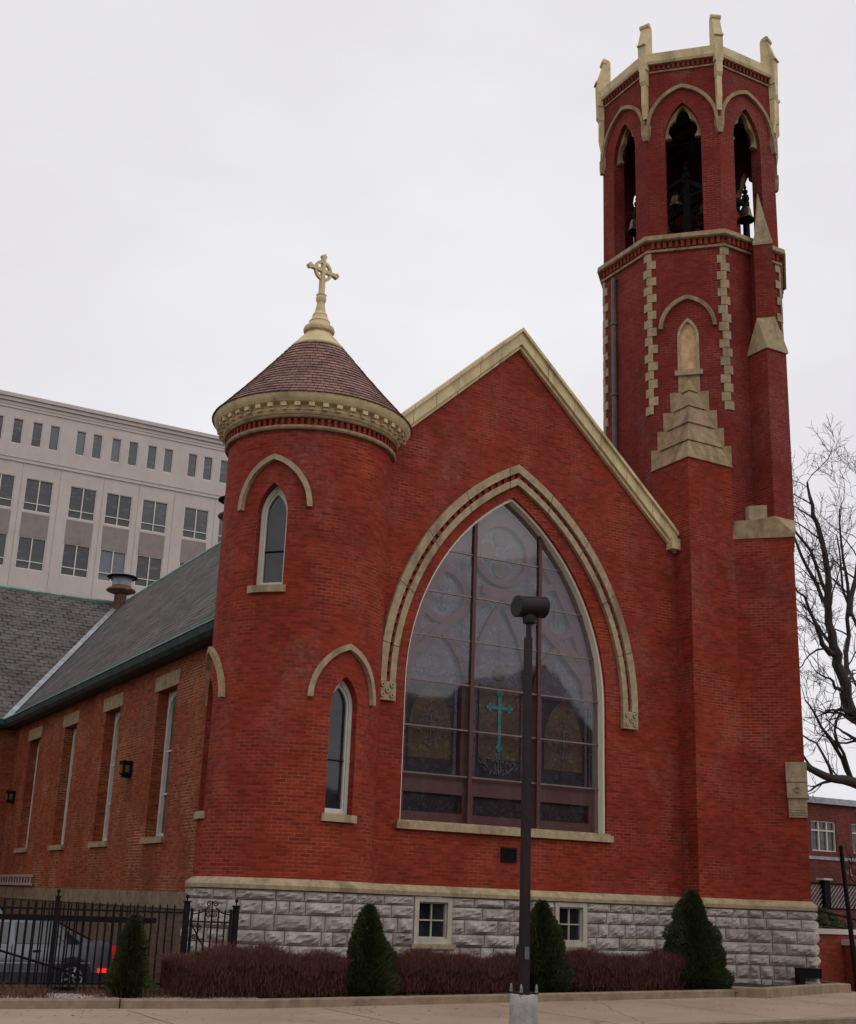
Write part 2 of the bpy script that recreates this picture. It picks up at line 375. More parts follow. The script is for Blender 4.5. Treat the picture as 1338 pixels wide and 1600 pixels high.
def plate(mb, fr, outer, holes=(), d1=0, d0=-.3, back=True):
    if area(outer) < 0: outer = outer[::-1]
    hs = [h if area(h) < 0 else h[::-1] for h in holes]
    loops = [outer] + hs; flat = [p for l in loops for p in l]; n = len(flat)
    tris = tessellate_polygon([[Vector((x, z, 0)) for x, z in l] for l in loops])
    T = []
    for a, b, c in tris:
        ar = (flat[b][0] - flat[a][0]) * (flat[c][1] - flat[a][1]) - (flat[c][0] - flat[a][0]) * (flat[b][1] - flat[a][1])
        if abs(ar) < 1e-9: continue
        T.append((a, b, c) if ar > 0 else (a, c, b))
    vs = [fr(x, z, d1) for x, z in flat]; fs = list(T)
    if back:
        vs += [fr(x, z, d0) for x, z in flat]; fs += [(n + c, n + b, n + a) for a, b, c in T]
        k = 0
        for l in loops:
            m = len(l)
            fs += [(k + i, n + k + i, n + k + (i + 1) % m, k + (i + 1) % m) for i in range(m)]
            k += m
    mb.add(vs, fs)
def rect(x0, x1, z0, z1): return [(x0, z0), (x1, z0), (x1, z1), (x0, z1)]
def fbox(mb, fr, u0, u1, v0, v1, d0, d1):
    mb.add([fr(u, v, d) for d in (d0, d1) for v in (v0, v1) for u in (u0, u1)],
           [(0, 2, 3, 1), (4, 5, 7, 6), (0, 1, 5, 4), (2, 6, 7, 3), (0, 4, 6, 2), (1, 3, 7, 5)])
def normals(path, closed=False):
    n = len(path); out = []
    for i in range(n):
        a = path[i - 1] if (i > 0 or closed) else None; c = path[(i + 1) % n] if (i < n - 1 or closed) else None; b = path[i]
        ds = []
        if a is not None: ds.append(Vector((b[0] - a[0], b[1] - a[1])).normalized())
        if c is not None: ds.append(Vector((c[0] - b[0], c[1] - b[1])).normalized())
        ns = [Vector((d.y, -d.x)) for d in ds]
        m = sum(ns, Vector((0, 0))).normalized(); m = m / max(.35, m.dot(ns[0])); out.append(m)
    return out
def sweep(mb, path, prof, closed=False, cap=True):
    """profile of (out, z) swept along a horizontal path; outward is right of travel"""
    nr = normals(path, closed); n = len(path); k = len(prof)
    vs = [(p[0] + q.x * o, p[1] + q.y * o, z) for p, q in zip(path, nr) for o, z in prof]
    fs = []
    for i in range(n if closed else n - 1):
        j = (i + 1) % n
        for a in range(k):
            b = (a + 1) % k; fs.append((i * k + a, i * k + b, j * k + b, j * k + a))
    if not closed and cap: fs += [tuple(range(k))[::-1], tuple((n - 1) * k + a for a in range(k))]
    mb.add(vs, fs)
def arcpath(c, r, a0, a1, n): return [(c[0] + r * math.sin(a0 + (a1 - a0) * i / n), c[1] - r * math.cos(a0 + (a1 - a0) * i / n)) for i in range(n + 1)]
def boolean_cut(o, cutters):
    for c in cutters:
        md = o.modifiers.new('cut', 'BOOLEAN'); md.operation = 'DIFFERENCE'; md.object = c; md.solver = 'EXACT'
    bpy.context.view_layer.update()
    me = bpy.data.meshes.new_from_object(o.evaluated_get(bpy.context.evaluated_depsgraph_get()))
    o.modifiers.clear(); o.data = me
    for c in cutters: bpy.data.objects.remove(c)

# ============================================================ THE CHURCH
church = thing('church', (14.6, 0, .2), 'red brick church with round turret, gabled facade and octagonal bell tower', 'church')
def cp(mb, name, mat, parent=None, smooth=False, label=None):
    o = mb.build(name, MT[mat], parent or church, smooth, church)
    if label: o['label'] = label
    return o
CX, CY, TR = 10.03, .85, 1.70           # turret
YT = -.55                                # tower front plane
K = (19.05, YT); B = (20.393, YT); AA = (19.05, YT + 1.343); SS = 1.9
OC = (B[0] + SS / 2, YT + SS / 2 * (1 + 2 ** .5))
OV = [(B[0], YT), (B[0] + SS, YT)]       # octagon vertices counter-clockwise from the front left
q = SS / 2 ** .5
OV += [(OV[1][0] + q, YT + q), (OV[1][0] + q, YT + q + SS), (OV[1][0], YT + 2 * q + SS), (B[0], YT + 2 * q + SS), (K[0], YT + q + SS), (K[0], YT + q)]
EE = (B[0] + q / 2 ** .5, YT - q / 2 ** .5)
EE = (B[0] + SS / 2, YT - SS / 2)

# ---- facade wall
FW = plane((0, 0), (0, -1))
def fx(poly): return poly
ZG = 13.95; SL = .925
outer = [(11.2, 1.95), (19.05, 1.95), (19.05, ZG - SL * (19.05 - 14.6)), (14.6, ZG), (11.2, ZG - SL * (14.6 - 11.2))]
mb = MB(); plate(mb, FW, outer, [arch(2.5, 5.9, 4.35, 22, 14.53, 3.17)], 0, -.55)
cp(mb, 'facade_wall', 'brick', label='red painted brick gable wall')
# gable coping: wide cream board along both rakes
def rake(sign, xe, name):
    mb = MB(); L = Vector((14.6, 0, ZG)); ze = ZG - SL * abs(xe - 14.6)
    dx = xe - 14.6
    for (lo, hi, y0, y1) in ((-.05, .17, -.15, .7), (.17, .235, -.21, .74), (-.12, -.05, -.09, .1)):
        nseg = 6
        for k_ in range(nseg):
            xa = 14.6 + dx * k_ / nseg; xb = 14.6 + dx * (k_ + 1) / nseg - sign * .012; P = []
            for x in (xa, xb):
                zb = ZG - SL * abs(x - 14.6); kk = math.hypot(1, SL)
                for zz in (zb + lo * kk, zb + hi * kk):
                    for y in (y0, y1): P.append((x, y, zz))
            mb.add(P, [(0, 1, 3, 2), (4, 6, 7, 5), (0, 4, 5, 1), (2, 3, 7, 6), (0, 2, 6, 4), (1, 5, 7, 3)])
    if sign > 0:
        mb.box(xe - .22, xe + .10, -.2, .5, ze - .10, ze + .16)
    return cp(mb, name, 'trim')
rake(-1, 11.35, 'gable_coping'); rake(1, 19.02, 'gable_coping')
# hood mould over the great window
mb = MB(); cx = 14.6
band(mb, FW, arch(3.05, 5.85, 4.96, 24, cx), arch(3.22, 5.85, 5.15, 24, cx), -.02, .11)
band(mb, FW, arch(2.83, 5.85, 4.68, 24, cx), arch(2.96, 5.85, 4.84, 24, cx), -.02, .09)
hood = cp(mb, 'hood_mould', 'tan')
for (a_, h_, A_, H_, d_) in ((3.05, 4.96, 3.22, 5.15, .112), (2.83, 4.68, 2.96, 4.84, .092)):
    o1, o2 = arch(a_, 5.85, h_, 24, cx), arch(A_, 5.85, H_, 24, cx)
    for k_ in range(3, 46, 5):
        p, q2 = Vector(o1[k_]), Vector(o2[k_]); t_ = Vector((-(q2 - p).y, (q2 - p).x)).normalized() * .007
        mb = MB(); plate(mb, FW, [tuple(p - t_), tuple(q2 - t_), tuple(q2 + t_), tuple(p + t_)], [], d_, .0); cp(mb, 'mortar_joint', 'bark', hood)
mb = MB(); oo = arch(3.05, 5.85, 4.96, 60, cx); ii = arch(2.96, 5.85, 4.84, 60, cx)
for i in range(0, len(oo) - 1, 2):
    band(mb, FW, ii[i:i + 2], oo[i:i + 2], -.02, .06)
band(mb, FW, arch(2.962, 5.85, 4.843, 24, cx), arch(3.048, 5.85, 4.957, 24, cx), -.02, .004)
cp(mb, 'dentil_course', 'brick', hood)
for x0 in (11.38, 17.42):
    mb = MB(); fbox(mb, FW, x0, x0 + .4, 5.48, 5.85, -.02, .10)
    for (a, b_) in ((.06, .06), (.06, .26), (.27, .06), (.27, .26), (.165, .15)):
        band(mb, FW, [(x0 + a + .035 + .02 * math.cos(t * PI / 4), 5.52 + b_ + .02 * math.sin(t * PI / 4)) for t in range(8)],
             [(x0 + a + .035 + .05 * math.cos(t * PI / 4), 5.52 + b_ + .05 * math.sin(t * PI / 4)) for t in range(8)], .09, .14, True)
    cp(mb, 'carved_block', 'tan', hood)
# great window
mb = MB(); band(mb, FW, arch(2.45, 5.9, 4.285, 22, 14.53, 3.22), arch(2.497, 5.9, 4.346, 22, 14.53, 3.19), -.47, -.07, False)
bw = cp(mb, 'great_window', 'jamb', label='tall pointed stained glass window behind protective glazing')
mb = MB(); fbox(mb, FW, 11.93, 17.13, 3.04, 3.17, -.3, .10); fbox(mb, FW, 11.97, 17.09, 3.17, 3.215, -.4, .04); cp(mb, 'sill', 'tan', bw)
mb = MB()
def archz(x, a=2.45, zs=5.9, h=4.285, c=14.53):
    x = abs(x - c); Rr = (a * a + h * h) / (2 * a); return zs + math.sqrt(max(0, Rr * Rr - (x + Rr - a) ** 2))
def archx(z, a=2.45, zs=5.9, h=4.285):
    if z <= zs: return a
    Rr = (a * a + h * h) / (2 * a); return math.sqrt(max(0, Rr * Rr - (z - zs) ** 2)) - (Rr - a)
for x in (13.72, 15.40): mb = MB(); fbox(mb, FW, x - .04, x + .04, 3.22, archz(x) + .02, -.27, -.19); cp(mb, 'glazing_mullion', 'mullion', bw)
mb = MB()
for z in (8.85, 7.92, 6.97, 6.03, 5.10, 4.16):
    mb = MB(); a = archx(z); fbox(mb, FW, 14.53 - a, 14.53 + a, z - .014, z + .014, -.275, -.225); cp(mb, 'glazing_bar', 'rod', bw)
mb = MB(); plate(mb, FW, arch(2.452, 5.9, 4.288, 22, 14.53, 3.22), [], -.245, -.25, False)
cp(mb, 'protective_glazing', 'sheet', bw)
mb = MB(); plate(mb, FW, arch(2.49, 5.9, 4.33, 22, 14.53, 3.18), [], -.50, -.54, False)
cp(mb, 'stained_glass', 'st_blue', bw)
c0 = 14.56
def strip(mb, pts, w, d0=-.49, d1=-.38):
    out = []; inn = []
    for i, p in enumerate(pts):
        a = Vector(pts[max(0, i - 1)]); b = Vector(pts[min(len(pts) - 1, i + 1)]); t = (b - a).normalized(); n = Vector((-t.y, t.x)) * w / 2
        out.append((p[0] + n.x, p[1] + n.y)); inn.append((p[0] - n.x, p[1] - n.y))
    band(mb, FW, inn, out, d0, d1)
mb = MB()
for x in (13.72, 15.42): fbox(mb, FW, x - .14, x + .14, 3.8, 6.1, -.49, -.37)
fbox(mb, FW, 12.05, 17.02, 3.80, 4.18, -.49, -.36); fbox(mb, FW, 12.05, 17.02, 3.2, 3.42, -.49, -.36)
for x in (12.15, 13.78, 15.36, 16.95): fbox(mb, FW, x - .13, x + .13, 3.42, 3.8, -.49, -.37)
strip(mb, arch(.72, 5.9, 2.05, 12, c0), .13, -.49, -.40)
strip(mb, arch(.80, 5.9, 1.35, 12, 12.92), .13, -.49, -.40); strip(mb, arch(.80, 5.9, 1.35, 12, 16.2), .13, -.49, -.40)
strip(mb, [(12.15 + 2.9 * (t / 12), 6.3 + 1.9 * math.sin(t / 12 * PI / 2)) for t in range(13)], .2)
strip(mb, [(16.95 - 2.9 * (t / 12), 6.3 + 1.9 * math.sin(t / 12 * PI / 2)) for t in range(13)], .2, -.49, -.385)
strip(mb, arch(2.27, 5.9, 4.02, 20, 14.53), .2, -.49, -.39)
for x, z, r in ((14.55, 9.07, .68), (13.1, 7.95, .56), (15.98, 7.95, .56)):
    strip(mb, [(x + r * math.cos(t * PI / 16), z + r * math.sin(t * PI / 16)) for t in range(33)], .15, -.49, -.395)
cp(mb, 'tracery', 'tracery', bw)
meds = [[(x + .21 * math.cos(t * PI / 8), z + .21 * math.sin(t * PI / 8)) for t in range(16)] for x, z in ((14.55, 9.42), (14.55, 8.72), (14.2, 9.07), (14.9, 9.07))]
meds += [[(c0 + .16 * math.cos(t * PI / 8), 6.42 + .16 * math.sin(t * PI / 8)) for t in range(16)], arch(.5, 5.1, .95, 10, 12.9, 4.5), arch(.5, 5.1, .95, 10, 16.22, 4.5), rect(c0 - .5, c0 + .5, 4.6, 6.15)]
for p_ in meds: mb = MB(); plate(mb, FW, p_, [], -.465 if len(p_) == 4 else -.475, -.5); cp(mb, 'amber_medallion', 'st_amber', bw)
mb = MB(); plate(mb, FW, rect(14.4, 14.7, 8.92, 9.22), [], -.478, -.5); cp(mb, 'rose_centre', 'st_blue', bw)
for x in (12.9, 14.56, 16.22): mb = MB(); plate(mb, FW, rect(x - .69, x + .69, 4.18, 6.05), [], -.485, -.5); cp(mb, 'dark_border_glass', 'st_dark', bw)
for x in (12.97, 14.57, 16.15): mb = MB(); plate(mb, FW, rect(x - .66, x + .66, 3.42, 3.8), [], -.482, -.5); cp(mb, 'lower_panel_glass', 'st_bead', bw)
def sprig(x, z, h, n, spr, name):
    rg = random.Random(int(x * 100 + z * 10)); mb = MB(); fbox(mb, FW, x - .012, x + .012, z, z + h * .8, -.464, -.455)
    for k_ in range(n * 16):
        t = rg.random(); a_ = rg.uniform(-1, 1); px_ = x + a_ * spr * math.sin(PI * min(1, t * .85 + .12)); pz_ = z + h * t; l_ = rg.uniform(.022, .05); w_ = l_ * .38; an = PI / 2 - a_ * 1.1 + rg.uniform(-.4, .4)
        c_, s_ = math.cos(an), math.sin(an)
        plate(mb, FW, [(px_ + c_ * l_, pz_ + s_ * l_), (px_ - s_ * w_, pz_ + c_ * w_), (px_ - c_ * l_, pz_ - s_ * l_), (px_ + s_ * w_, pz_ - c_ * w_)], [], -.455 - .00005 * k_, -.464, False)
    cp(mb, name, 'st_pale', bw)
for x in (12.9, 16.22): sprig(x, 4.75, .8, 5, .30, 'plant_ornament')
sprig(c0, 4.3, .45, 9, .5, 'wreath_ornament')
sprig(c0, 6.75, .75, 3, .22, 'plant_ornament'); sprig(13.1, 7.6, .6, 3, .25, 'plant_ornament'); sprig(15.98, 7.6, .6, 3, .25, 'plant_ornament')
for x in (12.9, 14.56, 16.22):
    for s_ in (-1, 1): mb = MB(); fbox(mb, FW, x + s_ * .60 - .035, x + s_ * .60 + .035, 4.2, 6.0, -.486, -.474); cp(mb, 'border_strip', 'st_blue', bw)
mb = MB()
cz = 5.68
fbox(mb, FW, c0 - .04, c0 + .04, 4.85, 5.98, -.47, -.44); fbox(mb, FW, c0 - .24, c0 + .24, cz - .035, cz + .035, -.47, -.441)
for (x, z) in ((c0 - .24, cz), (c0 + .24, cz), (c0, 5.98), (c0, 4.85)):
    for (a, b_) in ((.05, 0), (-.05, 0), (0, .05), (0, -.05)):
        fbox(mb, FW, x + a - .035, x + a + .035, z + b_ - .035, z + b_ + .035, -.468, -.4395)
cp(mb, 'turquoise_cross', 'st_teal', bw)
# louvred wall vent
mb = MB(); band(mb, FW, rect(14.41, 14.70, 2.56, 2.77), rect(14.37, 14.74, 2.52, 2.81), -.02, .03, True)
for i in range(5): fbox(mb, FW, 14.41, 14.70, 2.57 + i * .042, 2.585 + i * .042, -.01, .02)
plate(mb, FW, rect(14.38, 14.73, 2.53, 2.80), [], .004, -.01)
cp(mb, 'wall_vent', 'iron')

# ---- turret
def turret_win(a, z0, zs, h, hw=.31):
    aa = R(a); n = (math.sin(aa), -math.cos(aa)); fr = plane((CX + n[0] * TR, CY + n[1] * TR), n)
    mb = MB(); plate(mb, fr, arch(hw, zs, h, 12, 0, z0), [], .35, -.32); return mb, fr
mb = MB(); mb.lathe([(TR, 1.9), (TR, 10.85)], (CX, CY, 0), 144)
tur = cp(mb, 'turret_wall', 'brick', label='round red brick turret')
wins = [(10.5, 3.17, 5.15, .55), (-46.5, 7.34, 8.8, .6), (-100, 3.17, 5.15, .55)]
cut = []
for w in wins:
    m_, fr = turret_win(*w); c = m_.build('cutter', MT['brick'], church, False, church); cut.append(c)
boolean_cut(tur, cut)
ul = tur.data.uv_layers[0].data
for p in tur.data.polygons:
    c = p.center + Vector(church.location); rr = math.hypot(c.x - CX, c.y - CY)
    if abs(rr - TR) < .01 and abs(p.normal.z) < .3:
        ca = math.atan2(c.x - CX, -(c.y - CY))
        for li in p.loop_indices:
            co = tur.data.vertices[tur.data.loops[li].vertex_index].co + Vector(church.location)
            an = math.atan2(co.x - CX, -(co.y - CY))
            while an - ca > PI: an -= 2 * PI
            while an - ca < -PI: an += 2 * PI
            ul[li].uv = (an * TR, co.z)
        p.use_smooth = False
for (a, z0, zs, h) in wins:
    _, fr = turret_win(a, z0, zs, h); hw = .31
    mb = MB(); band(mb, fr, arch(hw - .07, zs, h - .12, 12, 0, z0 + .07), arch(hw - .002, zs, h - .004, 12, 0, z0 + .002), -.30, -.19, True)
    band(mb, fr, arch(hw - .105, zs, h - .18, 12, 0, z0 + .11), arch(hw - .072, zs, h - .123, 12, 0, z0 + .072), -.29, -.225, True)
    w = cp(mb, 'turret_window', 'white')
    mb = MB(); plate(mb, fr, arch(hw - .08, zs, h - .13, 12, 0, z0 + .08), [], -.27, -.28, False); cp(mb, 'pane', 'glass', w)
    mb = MB(); zc = z0 + (zs - z0) * .5; fbox(mb, fr, -hw + .1, hw - .1, zc - .012, zc + .012, -.275, -.24); cp(mb, 'glazing_bar', 'iron', w)
    mb = MB(); cf = cylf((CX, CY), TR, R(a)); n = 8
    for i in range(n): fbox(mb, cf, -.38 + .76 * i / n, -.38 + .76 * (i + 1) / n, z0 - .14, z0 - .003, -.3, .07)
    cp(mb, 'sill', 'tan', w)
    mb = MB(); zz = zs + (.1 if z0 > 6 else .1)
    band(mb, cf, arch(.68, zz, .96, 14), arch(.78, zz, 1.07, 14), -.02, .09)
    cp(mb, 'hood_mould', 'tan', w)
# frieze, cornice, roof, finial
mb = MB(); mb.lathe([(1.66, 10.49), (1.77, 10.49), (1.79, 10.52), (1.78, 10.57), (1.66, 10.57)], (CX, CY, 0), 96)
mb.lathe([(1.66, 10.72), (1.80, 10.72), (1.82, 10.745), (1.80, 10.78), (1.66, 10.78)], (CX, CY, 0), 96)
co = cp(mb, 'turret_string_course', 'tan_d')
mb = MB()
for i in range(84):
    a = 2 * PI * i / 84; cf = cylf((CX, CY), TR, a); fbox(mb, cf, -.03, .03, 10.565, 10.725, -.02, .07)
mb.lathe([(1.66, 10.567), (1.704, 10.567), (1.704, 10.723), (1.66, 10.723)], (CX, CY, 0), 96)
cp(mb, 'dentil_course', 'brick', co)
mb = MB(); mb.lathe([(1.66, 10.775), (1.82, 10.785), (1.85, 10.84), (1.86, 10.95), (1.88, 10.975), (1.98, 10.98), (1.99, 11.0), (2.02, 11.03), (2.05, 11.10), (2.07, 11.18), (2.0, 11.2), (1.6, 11.22)], (CX, CY, 0), 96)
co = cp(mb, 'turret_cornice', 'trim', smooth=True)
mb = MB()
for i in range(44):
    a = 2 * PI * i / 44; cf = cylf((CX, CY), TR, a)
    fbox(mb, cf, -.05, .05, 10.90, 10.985, .14, .275); fbox(mb, cf, -.042, .042, 10.845, 10.905, .14, .22)
mb.lathe([(1.82, 10.85), (1.866, 10.85), (1.866, 10.97), (1.82, 10.97)], (CX, CY, 0), 96)
cp(mb, 'modillion', 'trim', co)
mb = MB(); prof = []
nc = 19
for i in range(nc):
    t0 = i / nc; t1 = (i + 1) / nc
    r0 = 2.085 + (.57 - 2.085) * t0; r1 = 2.085 + (.57 - 2.085) * t1; z0 = 11.17 + (12.95 - 11.17) * t0 - .03 * math.sin(t0 * PI); z1 = 11.17 + (12.95 - 11.17) * t1 - .03 * math.sin(t1 * PI)
    prof += [(r0 + .012, z0 - .008), (r1 + .0, z1)]
rng = random.Random(3); mbr = MB(); nn = 84
for i in range(nc):
    (r0, z0), (r1, z1) = prof[2 * i], prof[2 * i + 1]
    cnt = max(24, int(2 * PI * (r0 + r1) / 2 / .17)); offs = rng.random()
    for j in range(cnt):
        a0 = 2 * PI * (j + offs + .03) / cnt; a1 = 2 * PI * (j + offs + .97) / cnt; li = rng.uniform(0, .006)
        vs = []
        for (r, z, dd) in ((r0, z0, li + .006), (r1 - .03, z1 + .02, -.004)):
            for a in (a0, a1): vs.append((CX + (r + dd) * math.sin(a), CY - (r + dd) * math.cos(a), z + dd * .4))
        vs += [(CX + (r0 - .03) * math.sin(a), CY - (r0 - .03) * math.cos(a), z0 - .01) for a in (a0, a1)]
        mbr.add(vs, [(0, 1, 3, 2), (4, 5, 1, 0)])
MT['slate_isl'] = mat_plain('turret_slates', (.235, .125, .10), .65, .5, 2.2, .25, isl=.6)
cone = cp(mbr, 'turret_roof', 'slate_isl', label='conical roof of purple red slates')
mb = MB(); mb.lathe([(2.04, 11.16), (.44, 12.98), (.001, 13.05)], (CX, CY, 0), 64); cp(mb, 'roof_underlay', 'slate_r', cone)
mb = MB(); mb.lathe([(.60, 12.90), (.60, 12.935), (.31, 13.27), (.27, 13.32), (.33, 13.35), (.34, 13.40), (.32, 13.46), (.25, 13.52), (.22, 13.58), (.23, 13.60), (.19, 13.66), (.16, 13.74), (.165, 13.76), (.12, 13.84), (.09, 14.0), (.085, 14.06), (.095, 14.08), (.11, 14.12), (.115, 14.17), (.10, 14.22), (.115, 14.25), (.07, 14.28), (.001, 14.28)], (CX, CY, 0), 40)
fin = cp(mb, 'finial', 'trim', smooth=False, label='cream turned finial with ringed stone cross')
mb = MB(); ca, sa = math.cos(R(14)), math.sin(R(14)); CF = plane((CX, CY), (sa, -ca))
def croct(*a): fbox(mb, CF, *a)
croct(-.05, .05, 14.26, 14.66, -.05, .05)
croct(-.04, .04, 14.6, 15.18, -.043, .043)
croct(-.35, .35, 14.80, 14.88, -.042, .042)
band(mb, CF, [(.175 * math.cos(t * PI / 14), 14.84 + .175 * math.sin(t * PI / 14)) for t in range(28)], [(.24 * math.cos(t * PI / 14), 14.84 + .24 * math.sin(t * PI / 14)) for t in range(28)], -.03, .03, True)
for (x, z, dx, dz) in ((-.36, 14.84, -1, 0), (.36, 14.84, 1, 0), (0, 15.17, 0, 1)):
    if dx: P = [(x - dx * .04, z - .045), (x + dx * .02, z - .07), (x + dx * .07, z), (x + dx * .02, z + .07), (x - dx * .04, z + .045)]
    else: P = [(x - .045, z - .04), (x + .045, z - .04), (x + .07, z + .02), (x, z + .07), (x - .07, z + .02)]
    plate(mb, CF, P, [], .045, -.045)
cp(mb, 'ringed_cross', 'trim', fin)
mb = MB(); mb.box(11.35, 11.95, .3, 1.2, 10.9, 11.5); mb.box(11.2, 12.1, .25, 1.3, 11.5, 11.56); cp(mb, 'lead_flashing', 'gutter')

# ---- water table and rock-faced basement, along the whole front
a0, a1 = R(-128), math.acos(CY / TR)
arc = arcpath((CX, CY), TR, a0, a1, 44)
pathA = arc[:-1] + [(CX + TR * math.sin(a1), 0), (19.05, 0), K, B, EE, (B[0] + SS, YT), OV[2], OV[3]]
mb = MB(); sweep(mb, pathA, [(-.2, 2.0), (.0, 2.0), (.10, 1.93), (.13, 1.88), (.12, 1.81), (.0, 1.80), (-.2, 1.8)])
wt = cp(mb, 'water_table', 'tan', label='tan stone water table band')
wtm = bpy.data.textures  # (no image textures used)
def ashlar(piece, s_excl=(), seed=1, zb=-.15, curved=None):
    """piece: list of 2D points (one straight run or an arc); returns blocks mesh with rock faces"""
    rg = random.Random(seed); mb = MB()
    L = [0]
    for i in range(1, len(piece)): L.append(L[-1] + math.dist(piece[i], piece[i - 1]))
    nr = normals(piece); tot = L[-1]
    def at(s, o):
        s = max(0, min(tot, s)); i = 0
        while i < len(L) - 2 and L[i + 1] < s: i += 1
        t = (s - L[i]) / (L[i + 1] - L[i]); p = Vector(piece[i]).lerp(Vector(piece[i + 1]), t); n = nr[i].lerp(nr[i + 1], t).normalized()
        return p + n * o
    zs = [1.80, 1.62, 1.39, 1.12, .88, .66, .39, .15, -.12]
    for ci in range(len(zs) - 1):
        z1, z0 = zs[ci], zs[ci + 1]
        if z1 < zb: continue
        segs = [(0, tot)]
        for (e0, e1, ez0, ez1) in s_excl:
            if z0 < ez1 - .02 and z1 > ez0 + .02:
                ns = []
                for (a, b_) in segs:
                    if e0 > a and e1 < b_: ns += [(a, e0), (e1, b_)]
                    else: ns.append((a, b_))
                segs = ns
        for (a, b_) in segs:
            s = a
            while s < b_ - .02:
                w = rg.choice((rg.uniform(.2, .34), rg.uniform(.38, .52), rg.uniform(.55, .78)))
                if b_ - s - w < .2: w = b_ - s
                g = .008; x0, x1 = s + g, s + w - g; y0, y1 = z0 + g, z1 - g
                nx, nz = max(4, int(w / .06)), 5
                vs = []; off = rg.uniform(-.012, .015); bx, bz = rg.uniform(.2, .8), rg.uniform(.2, .8)
                cut_ = rg.uniform(0, .03)
                for j in range(nz + 1):
                    for i in range(nx + 1):
                        u, v = i / nx, j / nz; ed = min(1, min(u, 1 - u) * nx / 1.6) * min(1, min(v, 1 - v) * nz / 1.4)
                        bulge = 1 - .5 * abs(u - bx) - .6 * abs(v - bz)
                        o = .055 + (ed ** .45) * (.026 + off + .03 * bulge + rg.uniform(-.016, .016) + .013 * math.copysign(1, math.sin(u * bx * 9 + v * 5 + off * 300)))
                        if ed == 0: o = .05
                        p = at(x0 + (x1 - x0) * u, o); vs.append((p.x, p.y, y0 + (y1 - y0) * v))
                m = nx + 1
                mb.add(vs, [(j * m + i, j * m + i + 1, (j + 1) * m + i + 1, (j + 1) * m + i) for j in range(nz) for i in range(nx)])
                # returns to the joint
                ring = [j for j in range(nx + 1)] + [m * k + nx for k in range(1, nz + 1)] + [m * nz + i for i in range(nx - 1, -1, -1)] + [m * k for k in range(nz - 1, 0, -1)]
                o_ = len(mb.v) - len(vs); bk = []
                for r_ in ring:
                    u = (r_ % m) / nx; v = (r_ // m) / nz; p = at(x0 + (x1 - x0) * u, .015); bk.append((p.x, p.y, y0 + (y1 - y0) * v))
                ob = len(mb.v); mb.v += bk; nrg = len(ring)
                for i in range(nrg): mb.f.append((o_ + ring[i], ob + i, ob + (i + 1) % nrg, o_ + ring[(i + 1) % nrg]))
                s += w
    return mb
XW = [(12.40, 13.24), (15.66, 16.46)]
x_start = CX + TR * math.sin(a1)
pieces = [(arc, ()), ([(x_start - .02, 0), (18.97, 0)], [(a - x_start + .02, b_ - x_start + .02, .93, 1.8) for a, b_ in XW]),
          ([(19.05, -.05), (19.05, YT)], ()), ([(K[0] - .06, YT), (B[0] - .03, YT)], ()), ([B, (EE[0] + .05, EE[1] - .05)], ()), ([(EE[0] - .03, EE[1] - .03), (B[0] + SS, YT)], ()), ([OV[1], OV[2]], ())]
allb = MB()
for i, (pc, ex) in enumerate(pieces):
    m_ = ashlar(pc, ex, 11 + i); o = len(allb.v); allb.v += m_.v; allb.f += [tuple(o + k for k in f) for f in m_.f]
cp(allb, 'basement_stonework', 'lime', label='rock faced grey limestone basement courses')
mb = MB(); bk = [(-.3, 1.81), (.035, 1.81), (.035, -.3), (-.3, -.3)]
sweep(mb, arc, bk); sweep(mb, [(18.9, 0), (19.05, 0), K, B, EE, OV[1], OV[2], OV[3]], bk)
plate(mb, FW, rect(11.3, 19.0, -.3, 1.81), [rect(a, b_, .93, 1.795) for a, b_ in XW], .033, -.4)
cp(mb, 'mortar_backing', 'mortar')
for a, b_ in XW:
    mb = MB(); band(mb, FW, rect(a + .10, b_ - .10, 1.03, 1.70), rect(a + .003, b_ - .003, .93, 1.79), -.10, .075, True)
    w = cp(mb, 'basement_window', 'dull')
    mb = MB(); band(mb, FW, rect(a + .13, b_ - .13, 1.06, 1.67), rect(a + .10, b_ - .10, 1.03, 1.70), -.09, .01, True)
    m = (a + b_) / 2; fbox(mb, FW, m - .013, m + .013, 1.06, 1.67, -.085, -.01); fbox(mb, FW, a + .13, b_ - .13, 1.35, 1.376, -.085, -.012); cp(mb, 'sash', 'dull', w)
    mb = MB(); plate(mb, FW, rect(a + .12, b_ - .12, 1.05, 1.68), [], -.05, -.06, False); cp(mb, 'pane', 'glass', w)
    mb = MB(); fbox(mb, FW, a - .06, b_ + .06, .84, .93, -.1, .13); cp(mb, 'sill', 'tan', w)

